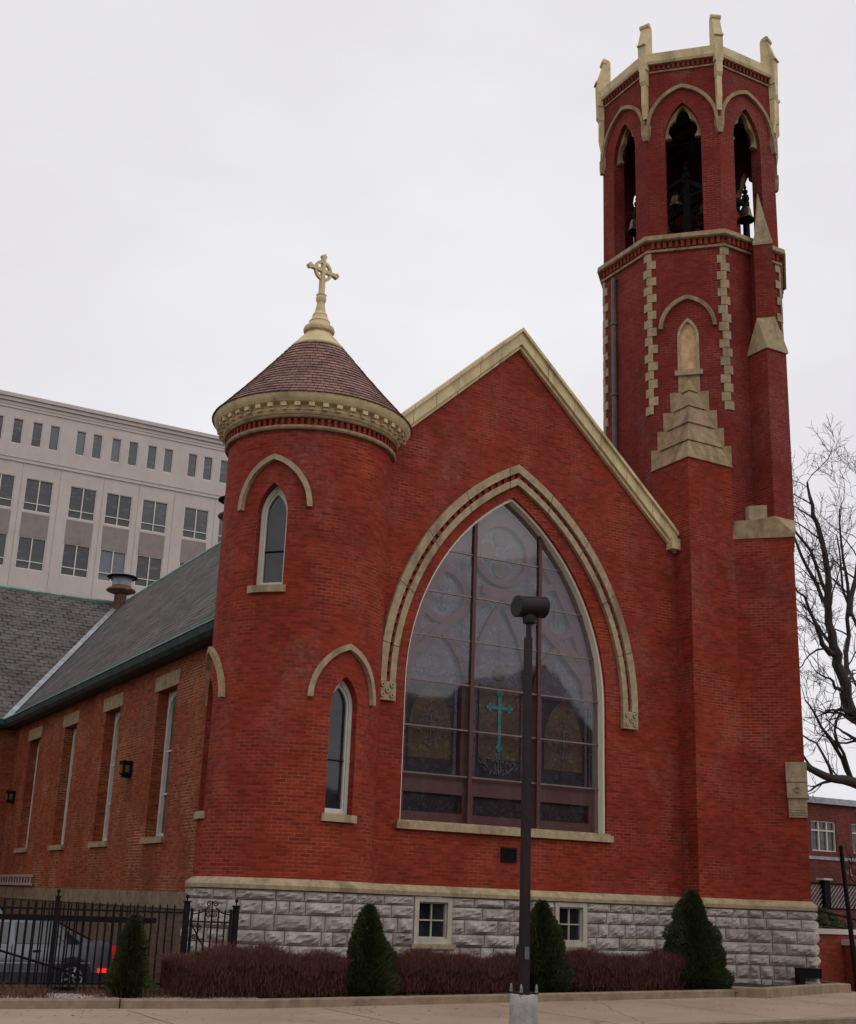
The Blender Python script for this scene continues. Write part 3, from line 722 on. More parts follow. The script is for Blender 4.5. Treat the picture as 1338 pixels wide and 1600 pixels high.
# ---- nave behind
XN = 9.3; YE = 23.3
NW = plane((XN, 0), (-1, 0))   # u runs toward -y
nwy = [6.75, 11.25, 15.6, 20.1]
mb = MB(); plate(mb, NW, rect(-YE, -1.0, 1.7, 7.1), [rect(-y - .68, -y + .68, 2.9, 6.3) for y in nwy], 0, -.5)
cp(mb, 'nave_wall', 'brick_nave', label='side wall of bare orange brick with tall windows')
mb = MB(); fbox(mb, NW, -YE, -.8, 1.38, 1.72, -.4, .06); cp(mb, 'nave_plinth', 'plinth')
mb = MB(); plate(mb, NW, rect(-YE, -1.0, -.4, 1.39), [], .015, -.4); cp(mb, 'nave_basement', 'brick_tan')
for y in nwy:
    mb = MB(); fw = .62
    lo = arch(.56, 5.75, .42, 8, 0, 3.0); hi = [(-.675, 2.905)] + [(-.675 + 1.35 * i / 16, 6.295 if 0 <= i <= 16 else 5.7) for i in range(17)] + [(.675, 2.905)]
    lo = [(-y + a, b_) for a, b_ in lo]; hi = [(-y + a, b_) for a, b_ in hi]
    band(mb, NW, lo, hi, -.38, -.26, True)
    w = cp(mb, 'nave_window', 'white')
    mb = MB(); plate(mb, NW, rect(-y - .6, -y + .6, 2.95, 6.25), [], -.35, -.36, False); cp(mb, 'pane', 'glass', w)
    mb = MB(); fbox(mb, NW, -y - .9, -y + .9, 6.302, 6.66, -.3, .03); cp(mb, 'lintel', 'tan_d', w)
    mb = MB(); fbox(mb, NW, -y - .8, -y + .8, 2.76, 2.898, -.3, .08); cp(mb, 'sill', 'tan_d', w)
    for z in (3.9, 4.9): mb = MB(); fbox(mb, NW, -y - .56, -y + .56, z - .02, z + .02, -.345, -.3); cp(mb, 'glazing_bar', 'white', w)
# roofs: nave with ridge along y at x=14.6, transept with ridge along x
ex, ez, rx, rz = 8.93, 7.16, 14.6, 13.5; ry = 31.0; ye = 22.95
mb = MB()
mb.add([(ex, 1.2, ez), (ex, ye, ez), (rx, ry, rz), (rx, .5, rz), (rx + 5.67, .6, ez), (rx + 5.67, 60, ez), (rx, 60, rz)], [(3, 2, 1, 0), (3, 4, 5, 6)])
mb.add([(ex, ye, ez), (-25, ye, ez), (-25, ry, rz), (rx, ry, rz)], [(0, 3, 2, 1)])
mb.add([(-25, ry, rz), (rx, ry, rz), (rx, ry + 8, ez), (-25, ry + 8, ez)], [(0, 1, 2, 3)])
cp(mb, 'slate_roof', 'slate_g', label='grey slate roof with copper ridges')
mb = MB(); mb.tube([(rx, .6, rz + .02), (rx, ry, rz + .02)], .065, 6); mb.tube([(-25, ry, rz + .02), (rx, ry, rz + .02)], .085, 6)
cp(mb, 'copper_ridge', 'copper')
mb = MB(); v0 = Vector((ex, ye, ez)); v1 = Vector((rx, ry, rz)); dd = Vector((.55, 0, .62)); d2 = Vector((0, .5, .42))
up = Vector((0, 0, .05))
d2 = Vector((-.25, .12, .1)); d2 = Vector((-.40, .0, .0))
mb.add([v0 + up, v1 + up, v1 + up + Vector((0, -.22, 0)), v0 + up + Vector((0, -.22, 0))], [(0, 1, 2, 3)])
mb.add([v0 + up, v1 + up, v1 + up + Vector((-.2, 0, 0)), v0 + up + Vector((-.2, 0, 0))], [(0, 3, 2, 1)])
cp(mb, 'valley_flashing', 'lead')
mb = MB(); gp = [(-25, ye), (ex, ye), (ex, 1.2)]
sweep(mb, [(ex, 1.2), (ex, ye), (-25, ye)][::-1], [(-.4, ez - .25), (.02, ez - .25), (.10, ez - .16), (.12, ez - .02), (.08, ez + .02), (-.4, ez - .02)])
cp(mb, 'gutter', 'gutter')
mb = MB(); sweep(mb, [(-25, ye), (ex, ye), (ex, 1.2)], [(.06, ez + .01), (.135, ez + .01), (.135, ez + .05), (-.1, ez + .08)]); cp(mb, 'gutter_edge', 'copper')
mb = MB(); mb.box(-25, XN, YE, YE + .4, -.3, 7.1); cp(mb, 'transept_wall', 'brick_nave')

# ---- bell tower
def tp(mb, name, mat, parent=None, **k): return cp(mb, name, mat, parent, **k)
mb = MB()
# lower octagon shaft with front-left face broached by the square corner
low = [K, OV[1], OV[2], OV[3], OV[4], OV[5], (K[0], OV[6][1])]
mb.prism([(x, y) for x, y in [OV[0], OV[1], OV[2], OV[3], OV[4], OV[5], OV[6], OV[7]]], 1.9, 17.94)
# recess of the niche cut afterwards
tw = tp(mb, 'tower_shaft', 'brick_dark', label='octagonal red brick bell tower shaft')
DM = ((AA[0] + B[0]) / 2, (AA[1] + B[1]) / 2); DF = plane(DM, (-1, -1))     # u positive toward B
mbc = MB(); plate(mbc, DF, arch(.27, 15.45, .55, 10, 0, 14.52), [], .2, -.2)
c = mbc.build('cutter', MT['brick_dark'], church, False, church); boolean_cut(tw, [c])
mb = MB(); mb.prism([K, (B[0] - .003, YT), (AA[0], AA[1] - .003)], 1.9, 11.96)
# top levels handled by the cap
tp(mb, 'tower_corner', 'brick', label='square brick corner under the stepped stone cap')
# cap: two sloping faces in five courses
def lerp2(a, b_, t): return (a[0] + (b_[0] - a[0]) * t, a[1] + (b_[1] - a[1]) * t)
mb = MB(); lev = [11.95, 12.46, 12.98, 13.48, 13.95, 14.38]; zt = 14.42
def tri(z, grow):
    t = 1 - (z - 11.95) / (zt - 11.95); g = grow
    m = DM; k_ = lerp2(m, (K[0], K[1]), t); h = q_ = None
    a = lerp2(m, AA, t * .98); b_ = lerp2(m, B, t * .98)
    off = Vector((-1, -1)).normalized() * g
    tx = Vector((B[0] - AA[0], B[1] - AA[1])).normalized() * g
    return [(a[0] - tx.x + off.x * .2, a[1] - tx.y + off.y * .2), (k_[0] + off.x * 1.4, k_[1] + off.y * 1.4), (b_[0] + tx.x + off.x * .2, b_[1] + tx.y + off.y * .2)]
for i in range(5):
    z0, z1 = lev[i], lev[i + 1]
    b0 = tri(z0, .05); t0 = tri(z1, .012)
    mb.prism(b0 + [(DM[0] + .1, DM[1] + .1)], z0, z0 + .02); mb.prism(b0 + [(DM[0] + .1, DM[1] + .1)], z0 + .02, z1, t0 + [(DM[0] + .1, DM[1] + .1)])
cap = tp(mb, 'stepped_cap', 'tan_d', label='stepped sandstone cap on tower corner')
mb = MB()
for (w, z0, z1) in ((1.92, 11.95, 12.5), (1.60, 12.5, 12.98), (1.30, 12.98, 13.46), (.94, 13.46, 13.98), (.53, 13.98, 14.45)):
    fbox(mb, DF, -w / 2, w / 2, z0 + .004, z1 - .004, -.1, .03 + .0008 * w)
tp(mb, 'cheek_stone', 'tan_d', cap)
# niche
mb = MB(); band(mb, DF, arch(.20, 15.45, .45, 10, 0, 14.6), arch(.268, 15.45, .545, 10, 0, 14.53), -.08, .02, True); fbox(mb, DF, -.34, .34, 14.42, 14.55, -.05, .09)
w = tp(mb, 'niche_window', 'tan'); mb = MB(); plate(mb, DF, arch(.21, 15.45, .46, 10, 0, 14.59), [], -.06, -.09); tp(mb, 'board_panel', 'plywood', w)
mb = MB(); band(mb, DF, arch(.62, 15.72, .78, 14), arch(.72, 15.72, .89, 14), -.02, .08); tp(mb, 'hood_mould', 'tan_d', w)
# quoins on the octagon vertices
zq = 13.45
def quoin(mb, i, z0, z1, la, lb, o=.025):
    v = Vector(OV[i]); p = Vector(OV[i - 1]); n = Vector(OV[(i + 1) % 8])
    da = (p - v).normalized(); db = (n - v).normalized(); on = -(da + db).normalized(); oo = o / math.cos(R(22.5))
    na = Vector((-da.y, da.x)); na = na if na.dot(v - Vector(OC)) > 0 else -na
    nb = Vector((-db.y, db.x)); nb = nb if nb.dot(v - Vector(OC)) > 0 else -nb
    P = [v + da * la - na * .05, v + da * la + na * o, v + on * oo, v + db * lb + nb * o, v + db * lb - nb * .05, v - on * .05]
    if area([tuple(x) for x in P]) < 0: P = P[::-1]
    mb.prism([tuple(x) for x in P], z0, z1)
for i in (6, 7, 0, 1, 2):
    mb = MB(); z = zq; k_ = 0; rg = random.Random(i)
    while z < 17.8:
        h = .235; la, lb = ((.17, .08), (.05, .19))[k_ % 2]
        if i == 0: la, lb = ((.10, .13), (.18, .04))[k_ % 2]
        quoin(mb, i, z + .006, min(17.9, z + h - .006), la + rg.uniform(-.015, .015), lb + rg.uniform(-.015, .015), .022 + rg.uniform(0, .012)); z += h; k_ += 1
    tp(mb, 'quoin_strip', 'tan')
# belfry sill
mb = MB(); sweep(mb, OV, [(-.3, 18.38), (-.02, 18.38), (.15, 18.33), (.17, 18.2), (.13, 18.17), (-.3, 18.17)], True)
sweep(mb, OV, [(-.2, 17.9), (.06, 17.9), (.07, 17.96), (-.2, 17.98)], True)
sc = tp(mb, 'belfry_sill', 'tan_d', label='weathered stone sill course under the belfry')
def dentils(z0, z1, out, w, step, back=.0):
    mb = MB()
    for i in range(8):
        a, b_ = Vector(OV[i]), Vector(OV[(i + 1) % 8]); d = (b_ - a).normalized(); n = Vector((d.y, -d.x)); f = plane(a, n); L = (b_ - a).length
        sgn = 1 if (f(1, 0, 0).xy - a).dot(d) > 0 else -1
        k_ = int(L / step)
        for j in range(k_): fbox(mb, f, sgn * (step * (j + .5) + (L - k_ * step) / 2) - w / 2, sgn * (step * (j + .5) + (L - k_ * step) / 2) + w / 2, z0, z1, -.02, out)
    sweep(mb, OV, [(-.05, z0 + .002), (.004, z0 + .002), (.004, z1 - .002), (-.05, z1 - .002)], True)
    return mb
tp(dentils(17.985, 18.165, .09, .085, .15), 'dentil_course', 'brick', sc)
# belfry: eight panels with pointed openings
mb = MB(); mts = []; hd = MB(); cbs = []
for i in range(8):
    a, b_ = Vector(OV[i]), Vector(OV[(i + 1) % 8]); d = (b_ - a).normalized(); n = Vector((d.y, -d.x)); m = (a + b_) / 2; f = plane(m, n)
    plate(mb, f, rect(-SS / 2, SS / 2, 18.2, 23.62), ([] if i == 3 else [arch(.47, 21.3, 1.0, 12, 0, 18.42)]), 0, -.36)
    # trefoil cusps inside the arch head
    o_ = arch(.467, 21.3, .993, 12, 0); i_ = []
    for k_, (x, z) in enumerate(o_):
        t = k_ / (len(o_) - 1); c_ = abs(math.sin(t * PI * 3)) ; s_ = .05 + .12 * (1 - c_)
        vx, vz = -x, 21.35 - z; L = math.hypot(vx, vz) or 1; i_.append((x + vx / L * s_, z + vz / L * s_))
    mt = MB(); band(mt, f, i_, o_, -.24, -.12); mts.append(mt)
    band(hd, f, arch(.85, 21.62, 1.10, 12), arch(.94, 21.62, 1.21, 12), -.02, .08)
    v = Vector(OV[i]); rd = (v - Vector(OC)).normalized(); fr = plane(v, rd)
    m2 = MB(); plate(m2, fr, [(-.06, 21.22), (.06, 21.22), (.11, 21.42), (.12, 21.68), (-.12, 21.68), (-.11, 21.42)], [], .075, -.15); cbs.append(m2)
bf = tp(mb, 'belfry_wall', 'brick_dark', label='open belfry stage with pointed arches'); [tp(m2, 'arch_cusps', 'tan_d', bf) for m2 in mts]; tp(hd, 'hood_mould', 'tan_d', bf)
for m2 in cbs: tp(m2, 'corbel', 'tan_d', bf)
tp(dentils(23.36, 23.52, .07, .07, .13), 'dentil_course', 'brick_dark', bf)
mb = MB(); sweep(mb, OV, [(-.2, 23.3), (.04, 23.3), (.045, 23.35), (-.2, 23.36)], True); tp(mb, 'string_course', 'tan_d', bf)
mb = MB(); inn = [tuple(Vector(OC).lerp(Vector(v), .86)) for v in OV]; mb.prism(inn, 23.2, 23.3)
for s_ in (-.6, 0, .6): mb.box(OC[0] + s_ - .06, OC[0] + s_ + .06, OC[1] - 1.9, OC[1] + 1.9, 23.0, 23.2)
tp(mb, 'belfry_ceiling', 'bark'); mb = MB(); mb.prism(inn, 18.05, 18.15); tp(mb, 'belfry_floor', 'bark')
mb = MB(); sweep(mb, OV, [(-.3, 23.53), (.12, 23.53), (.15, 23.6), (.15, 23.84), (.10, 23.88), (-.3, 23.9)], True); cpg = tp(mb, 'parapet_coping', 'trim')
for v in OV:
    mb = MB(); v = Vector(v); rd = (v - Vector(OC)).normalized(); t = Vector((-rd.y, rd.x))
    def PP(o, s_, z): p = v + rd * o + t * s_; return (p.x, p.y, z)
    # profile in the radial plane: strip, drip, sloping gablet, rolled top
    for hw, prof in ((.115, [(-.05, 23.35), (.17, 23.35), (.19, 24.15), (.0, 24.78), (-.03, 24.86), (-.10, 24.9), (-.17, 24.86), (-.2, 24.78), (-.2, 23.9), (-.05, 23.9)]),
                     (.125, [(.1, 24.10), (.235, 24.10), (.235, 24.14), (.1, 24.26)]),
                     (.085, [(-.02, 22.9), (.12, 22.9), (.175, 23.0), (.175, 23.36), (-.02, 23.36)]),
                     (.07, [(-.02, 21.9), (.045, 21.9), (.115, 22.3), (.115, 22.92), (-.02, 22.92)])):
        n_ = len(prof); P = [PP(o, -hw, z) for o, z in prof] + [PP(o, hw, z) for o, z in prof]
        mb.add(P, [tuple(range(n_))[::-1], tuple(range(n_, 2 * n_))] + [(i, (i + 1) % n_, n_ + (i + 1) % n_, n_ + i) for i in range(n_)])
    c_ = v + rd * (-.07); mb.tube([PP(-.02, -.14, 24.83), PP(-.02, .14, 24.83)], .075, 10)
    tp(mb, 'pinnacle', 'trim', cpg)
# diagonal buttress on the front with its stages
mb = MB(); mb.prism([(B[0] + .002, YT), EE, (OV[1][0] - .002, YT)][::1], 1.9, 10.16)
bt = tp(mb, 'front_buttress', 'brick', label='diagonal brick buttress on tower front')
px0, px1, py0 = 21.08, 21.72, -1.20; pc = (px0 + px1) / 2
mb = MB(); o = .04
bb = [(B[0] - .03, YT), (EE[0], EE[1] - .055), (OV[1][0] + .03, YT)]
mb.prism(bb, 10.16, 10.24)
# hipped weathering rising to the pier
P = [(bb[0][0], bb[0][1], 10.24), (bb[1][0], bb[1][1], 10.24), (bb[2][0], bb[2][1], 10.24), (px0 - .01, YT, 10.66), (px0 - .01, py0 - .005, 10.70), (px1 + .01, py0 - .005, 10.70), (px1 + .01, YT, 10.66), (bb[0][0] + .05, YT, 10.62), (bb[2][0] - .05, YT, 10.62), (px0 - .32, YT - .36, 10.62), (px1 + .32, YT - .36, 10.62)]
mb.add(P, [(0, 1, 4, 9), (0, 9, 7), (9, 4, 3), (9, 3, 7), (1, 5, 4), (1, 2, 10, 5), (2, 8, 10), (10, 6, 5), (10, 8, 6)])
tp(mb, 'buttress_weathering', 'tan_d', bt)
mb = MB(); a_ = Vector((px0 - .28, YT)); mb.prism([(px0 - .30, YT), (px0 - .30, YT - .13), (px0 - .02, YT - .42), (px0 - .002, YT - .42), (px0 - .002, YT)], 10.5, 11.03)
tp(mb, 'gablet_stone', 'tan', bt)
mb = MB(); mb.box(px0, px1, py0, YT, 10.5, 15.02); tp(mb, 'buttress_pier', 'brick_dark', bt)
cy = YT - .34; hw = .315
sq = [(px0 - .035, py0 - .04), (px1 + .035, py0 - .04), (px1 + .035, YT), (px0 - .035, YT)]
dm = [(pc - hw, cy), (pc, cy - hw), (pc + hw, cy), (pc, cy + hw)]
mb = MB(); mb.prism(sq, 15.02, 15.08)
P = [(x, y, 15.08) for x, y in sq] + [(x, y, 15.95) for x, y in dm]
mb.add(P, [(0, 1, 5), (1, 2, 6), (2, 3, 7), (3, 0, 4), (0, 5, 4), (1, 6, 5), (2, 7, 6), (3, 4, 7), (4, 5, 6, 7)])
tp(mb, 'broach_stone', 'tan', bt)
mb = MB(); mb.prism(dm + [] , 15.9, 17.98); mb.box(pc - .12, pc + .12, cy, YT, 15.3, 17.98); tp(mb, 'upper_pier', 'brick_dark', bt)
mb = MB(); d3 = [(pc + (x - pc) * 1.1, cy + (y - cy) * 1.1) for x, y in dm]; d4 = [(pc + (x - pc) * .85, cy + (y - cy) * .85) for x, y in dm]
mb.prism(d3, 17.98, 18.05); mb.prism(d3, 18.05, 18.3, d4); mb.prism(d4, 18.3, 19.62, [(pc + (x - pc) * .03, cy + .1 + (y - cy) * .03) for x, y in dm])
tp(mb, 'spirelet', 'tan', bt)
mb = MB()
fe = plane(((EE[0] + B[0]) / 2, (EE[1] + B[1]) / 2), (-1, -1)); L2 = q / 2
u0, u1 = L2 - .41, L2 + .045
fbox(mb, fe, u0, u1, 4.52, 4.95, -.3, .14); fbox(mb, fe, u0 + .01, u1, 4.24, 4.505, -.3, .13); fbox(mb, fe, u0 + .01, u1 + .02, 4.17, 4.24, -.3, .19)
n_ = 8
for i in range(n_):
    t0, t1 = i / n_, (i + 1) / n_; fbox(mb, fe, u0 + .03, u1 - .03, 4.17 - .41 * t1, 4.17 - .41 * t0, -.3, (.12 if i < 3 else .075 + .045 * math.cos((t0 - .375) * PI * 1.4)))
for t in range(6):
    a = t * PI / 3; x = (u0 + u1) / 2 + .055 * math.cos(a); z = 4.36 + .055 * math.sin(a)
    band(mb, fe, [(x + .012 * math.cos(s_ * PI / 3), z + .012 * math.sin(s_ * PI / 3)) for s_ in range(6)], [(x + .03 * math.cos(s_ * PI / 3), z + .03 * math.sin(s_ * PI / 3)) for s_ in range(6)], .12, .165, True)
tp(mb, 'carved_bracket', 'tan', bt, label='carved stone bracket with rosette')
# downpipe on the left tower face
mb = MB(); xl = K[0] - .09; yp = 2.2 - .05
mb.tube([(K[0] + .05, yp + .05, 17.75), (xl, yp, 17.72), (xl, yp, 17.6), (xl, yp, 9.0)], .065, 8)
for z in (10.5, 12.4, 14.4, 16.4): mb.tube([(xl, yp, z), (xl, yp, z + .06)], .09, 8)
tp(mb, 'tower_downpipe', 'pipe')
mb = MB(); mb.box(18.95, 20.3, 3.9, 5.3, 1.9, 13.6); mb.box(18.9, 20.3, 3.85, 5.3, 13.6, 13.75); tp(mb, 'rear_wall', 'brick_dark')

# bells and their frame (hang inside the tower: things of their own)
fr_t = thing('bell_stand', (OC[0], OC[1], 18.15), 'black iron frame carrying the bells in the belfry', 'bell stand')
mb = MB()
for x in (-1.05, 0, 1.05):
    for y in (-1.05, 1.05) if x else (-1.15, 0, 1.15):
        hh = 2.75 if not x else 2.5; mb.box(x - .065, x + .065, y - .065, y + .065, 0, hh); mb.sphere((x, y, hh + .1), .08, 6); mb.sphere((x, y, hh + .24), .05, 6); mb.box(x - .02, x + .02, y - .02, y + .02, hh, hh + .34)
mb.build('post', MT['iron'], fr_t)
mb = MB()
for y in (-1.05, 0, 1.05): mb.box(-1.15, 1.15, y - .05, y + .05, 2.15, 2.3)
for x in (-1.05, 0, 1.05): mb.box(x - .05, x + .05, -1.15, 1.15, 2.31, 2.42)
for x in (-1.05, 1.05):
    mb.tube([(x, -1.05, 1.75), (0, -1.1, 2.5)], .045, 5); mb.tube([(x, 1.05, .1), (x, -1.05, 2.1)], .04, 5)
for a in (-1, 1): mb.tube([(a * .15, .9, 2.2), (a * .5, .9, 4.4)], .025, 4)
mb.build('beam', MT['iron'], fr_t)
mb = MB(); mb.tube([(-1.9, -1.0, 3.0), (-.9, -1.9, 3.1)], .010, 4); mb.build('tie_rod', MT['iron'], fr_t)
bp_ = [(.001, .40), (.08, .40), (.12, .37), (.14, .30), (.155, .18), (.19, .08), (.245, 0), (.23, .0), (.17, .08), (.13, .2), (.001, .33)]
bell0 = None
spots = [(-1.02, -.60, .2, .95), (-.10, -.72, .2, 1.05), (.95, -1.15, .25, 1), (-1.15, 1.0, .2, 1), (.55, .45, .1, 1.15), (-.45, .65, .1, 1.2)]
blab = ['bronze bell in the middle belfry arch, left of the post', 'bronze bell in the middle belfry arch, right of the post', 'bronze bell seen through the right belfry arch', 'bronze bell hanging behind the left belfry arch', 'large bronze bell at the back right of the belfry', 'large bronze bell at the back left of the belfry']
for (x, y, z, s_), lb in zip(spots, blab):
    if bell0 is None:
        bell0 = thing('bell', (0, 0, 0), lb, 'bell', 'bells in the tower'); t = bell0
        m_ = MB(); m_.lathe(bp_, (0, 0, 0), 24); m_.build('bell_body', MT['bell'], t, True)
        m_ = MB(); m_.box(-.05, .05, -.03, .03, .39, .52); m_.tube([(0, 0, .33), (0, 0, .02)], .012, 5); m_.sphere((0, 0, 0), .035, 6); m_.build('clapper_and_yoke', MT['iron'], t)
    else: t = copy_tree(bell0)
    t.location = (OC[0] + x, OC[1] + y, 18.15 + 2.16 - .52 * s_); t.scale = (s_, s_, s_); t['label'] = lb

# ============================================================ GROUND
def gz(x):
    if x < 8: return .03
    if x < 18.5: return .03 + .165 * (x - 8) / 10.5
    if x < 21.5: return .195
    return .195 - .07 * min(1, (x - 21.5) / 2)
def sheet(name, xs, ys, zf, mat, kind='structure'):
    mb = MB(); m = len(xs)
    mb.add([(x, y, zf(x, y)) for y in ys for x in xs], [(j * m + i, j * m + i + 1, (j + 1) * m + i + 1, (j + 1) * m + i) for j in range(len(ys) - 1) for i in range(m - 1)])
    o = mb.build(name, MT[mat]); tag(o, kind=kind); return o
xs = [-60, -20, -5, 0, 4, 8, 10, 12, 14, 16, 18.5, 20, 21.5, 22.5, 23.5, 26, 32, 60]
sheet('ground', [-700, 700], [-700, 700], lambda x, y: -.34, 'soil')
sheet('pavement', xs, [-6.8, -3.0, -1, 0, 1.2], lambda x, y: gz(x), 'sidewalk')
sheet('street', [-60, -20, 0, 8, 12, 16, 20, 24, 60], [-20, -13, -6.93], lambda x, y: gz(x) - .14 - (.1 if y < -10 else 0), 'asphalt')
sheet('car_park', [-40, -10, 8.9], [1.2, 3, 23.2], lambda x, y: -.30, 'asphalt')
def zfollow(o):
    for v in o.data.vertices: v.co.z += gz(v.co.x)
def densify(path, step=1.0):
    out = []
    for a, b_ in zip(path, path[1:]):
        n = max(1, int(math.dist(a, b_) / step)); out += [lerp2(a, b_, i / n) for i in range(n)]
    return out + [path[-1]]
mb = MB()
kp = [(-20, -2.75), (4.3, -2.80), (8, -3.0), (17.75, -2.98), (18.15, -3.34), (22.15, -1.68), (22.6, -.6)]
for seg, seg1 in (((-20, -2.75), (5.98, -2.83)),):
    sweep(mb, densify([(-20, -2.75), (5.98, -2.83)]), [(0, -.1), (0, .11), (-.02, .13), (-.17, .13), (-.17, -.1)])
sweep(mb, densify([(6.0, -2.86), (8, -3.0), (17.75, -2.98)]), [(0, -.1), (0, .11), (-.02, .13), (-.17, .13), (-.17, -.1)])
o = mb.build('garden_kerb', MT['kerb']); zfollow(o); tag(o, 'low concrete kerb edging the planting bed along the pavement', 'kerb')
mb = MB(); sweep(mb, densify([(17.77, -2.9), (18.2, -3.36), (22.15, -1.72), (22.5, -.62)], .6), [(0, -.1), (0, .16), (-.02, .18), (-.17, .18), (-.17, -.1)])
o = mb.build('planter_kerb', MT['kerb']); zfollow(o); tag(o, 'raised concrete planter edge bending around the tower buttress', 'kerb')
mb = MB(); sweep(mb, densify([(-40, -6.95), (50, -6.95)], 2)[::1], [(0, -.16), (0, -.005), (-.02, .006), (-.17, .006), (-.17, -.16)])
o = mb.build('street_kerb', MT['kerb']); zfollow(o); tag(o, kind='structure')
bed = [(-20, -2.7), (5.98, -2.75), (8, -2.9), (17.8, -2.88), (18.2, -3.2), (22.0, -1.72), (22.3, -.4), (22.3, 1.0), (-20, 1.15)]
mb = MB(); xs2 = [-20 + i * .5 for i in range(86)]
def edge(x):
    for (a, b_) in zip(bed[:7], bed[1:7]):
        if a[0] <= x <= b_[0]: return a[1] + (b_[1] - a[1]) * (x - a[0]) / max(1e-6, b_[0] - a[0])
    return -.4
rg = random.Random(5); rows = 8; V = []
xs2 = [x for x in xs2 if x <= 22.3]
for x in xs2:
    e = edge(x)
    for j in range(rows + 1): V.append((x, e + (1.15 - e) * j / rows, gz(x) + .085 + (rg.uniform(-.02, .035) if 0 < j else 0)))
mb.add(V, [(i * (rows + 1) + j, (i + 1) * (rows + 1) + j, (i + 1) * (rows + 1) + j + 1, i * (rows + 1) + j + 1) for i in range(len(xs2) - 1) for j in range(rows)])
o = mb.build('planting_bed', MT['mulch']); tag(o, kind='structure')
mb = MB(); mb.box(-20, 22, 1.13, 1.2, -.35, .1)
o = mb.build('bed_edge', MT['kerb']); tag(o, kind='structure')
for i, x in enumerate((-.1, 2.9, 6.0, 9.1, 12.2, 15.3, 18.4, 21.5)):
    mb = MB(); ys_ = [-6.78 + k_ * .2 for k_ in range(19)]; rj = random.Random(i); X_ = [x + rj.uniform(-.012, .012) for _ in ys_]
    mb.add([(a + d, y, gz(a) + .003) for a, y in zip(X_, ys_) for d in (-.007, .007)], [(2 * k_, 2 * k_ + 1, 2 * k_ + 3, 2 * k_ + 2) for k_ in range(18)])
    tag(mb.build('pavement_joint', MT['mulch']), kind='structure')
# gravel and litter on the left
def scatter(name, n, x0, x1, y0, y1, s0, s1, mat, label, cat, seed, flat=.6, dz=.1):
    rg = random.Random(seed); mb = MB()
    for i in range(n):
        x, y = rg.uniform(x0, x1), rg.uniform(y0, y1); s_ = rg.uniform(s0, s1); z = gz(x) + dz
        a = rg.uniform(0, 6.28); P = []
        for k_ in range(4): P.append((x + s_ * math.cos(a + k_ * 1.57) * rg.uniform(.6, 1), y + s_ * math.sin(a + k_ * 1.57) * rg.uniform(.6, 1), z + rg.uniform(0, .3) * s_))
        P.append((x, y, z + s_ * flat)); P.append((x, y, z - .01))
        mb.add(P, [(0, 1, 4), (1, 2, 4), (2, 3, 4), (3, 0, 4)])
    o = mb.build(name, MT[mat]); tag(o, label, cat, kind='stuff'); return o
scatter('gravel', 3800, 3.5, 8.3, -2.68, -1.5, .015, .035, 'gravel', 'pale gravel strewn behind the kerb', 'gravel', 1)
scatter('leaf_litter', 2600, 3.5, 17.8, -2.75, -1.2, .02, .05, 'litter', 'brown leaf litter on the planting bed', 'leaves', 2, .25)

def blades(n, fpos, hfun, w, seed, lean=.35, segs=2):
    rg = random.Random(seed); mb = MB()
    for i in range(n):
        x, y, z = fpos(rg); h = hfun(rg); a = rg.uniform(0, 6.28); l = rg.uniform(0, lean) * h; b_ = rg.uniform(0, 6.28)
        dx, dy = math.cos(b_) * w, math.sin(b_) * w; P = []
        for k_ in range(segs + 1):
            t = k_ / segs; ox, oy = math.cos(a) * l * t * t, math.sin(a) * l * t * t; ww = 1 - .7 * t
            P += [(x + ox - dx * ww, y + oy - dy * ww, z + h * t), (x + ox + dx * ww, y + oy + dy * ww, z + h * t)]
        mb.add(P, [(2 * k_, 2 * k_ + 1, 2 * k_ + 3, 2 * k_ + 2) for k_ in range(segs)])
    return mb
scatter('fallen_leaves', 420, 3, 22, -5.5, -3.05, .012, .03, 'litter', 'scattered dry leaves and grit on the pavement by the kerb', 'leaves', 77, .15, .002)
def gp(rg):
    while True:
        x = rg.uniform(3.2, 7.4); y = rg.uniform(-2.45, -1.3)
        if math.sin(x * 3.1) + math.sin(x * 7.7 + 1) * .6 + rg.uniform(-.8, .8) > 0: return x, y, gz(x) + .08
o = blades(2600, gp, lambda r: r.uniform(.05, .2), .005, 9, .9).build('dead_grass', MT['grass']); tag(o, 'reddish dead tufts of grass at the foot of the fence', 'grass', kind='stuff')

# hedges
def hedge(x0, x1, yc, hw, top, n, label, seed):
    zb = gz((x0 + x1) / 2) + .08
    t = thing('hedge', ((x0 + x1) / 2, yc, zb), label, 'hedge', 'leafless barberry hedges along the church')
    cxm = (x0 + x1) / 2
    def pos(rg):
        while True:
            u = rg.uniform(-1, 1); x = u * (x1 - x0) / 2; e = (1 - abs(u) ** 9) ** .5; y = rg.uniform(-1, 1) * hw * e
            hh = (top - zb) * (.90 + .08 * math.sin(x * 2.9 + seed) + .06 * math.sin(x * 7.1)) * (1 - .16 * abs(y / hw) ** 3) * (.72 + .28 * e)
            z = rg.uniform(0, 1) ** .8 * hh
            hh *= 1 + .05 * math.sin(x * 11 + y * 4) + rg.uniform(-.03, .05)
            if rg.random() < .2: z = hh - .14
            return x, y, max(0, min(z, hh - .16))
    m_ = blades(int(n * 1.3), pos, lambda r: r.uniform(.07, .2), .0042, seed, 1.5)
    m_.build('twigs', MT['twig'], t)
    rg = random.Random(seed + 50); mb = MB()
    for i in range(int((x1 - x0) * 45)):
        x, y, _ = pos(rg); mb.tube([(x * .97, y * .5, -.05), (x, y * .75, (top - zb) * .5), (x + rg.uniform(-.12, .12), y, (top - zb) * rg.uniform(.7, .93))], [.012, .009, .004], 4, False)
    mb.build('stems', MT['twig'], t)
    return t
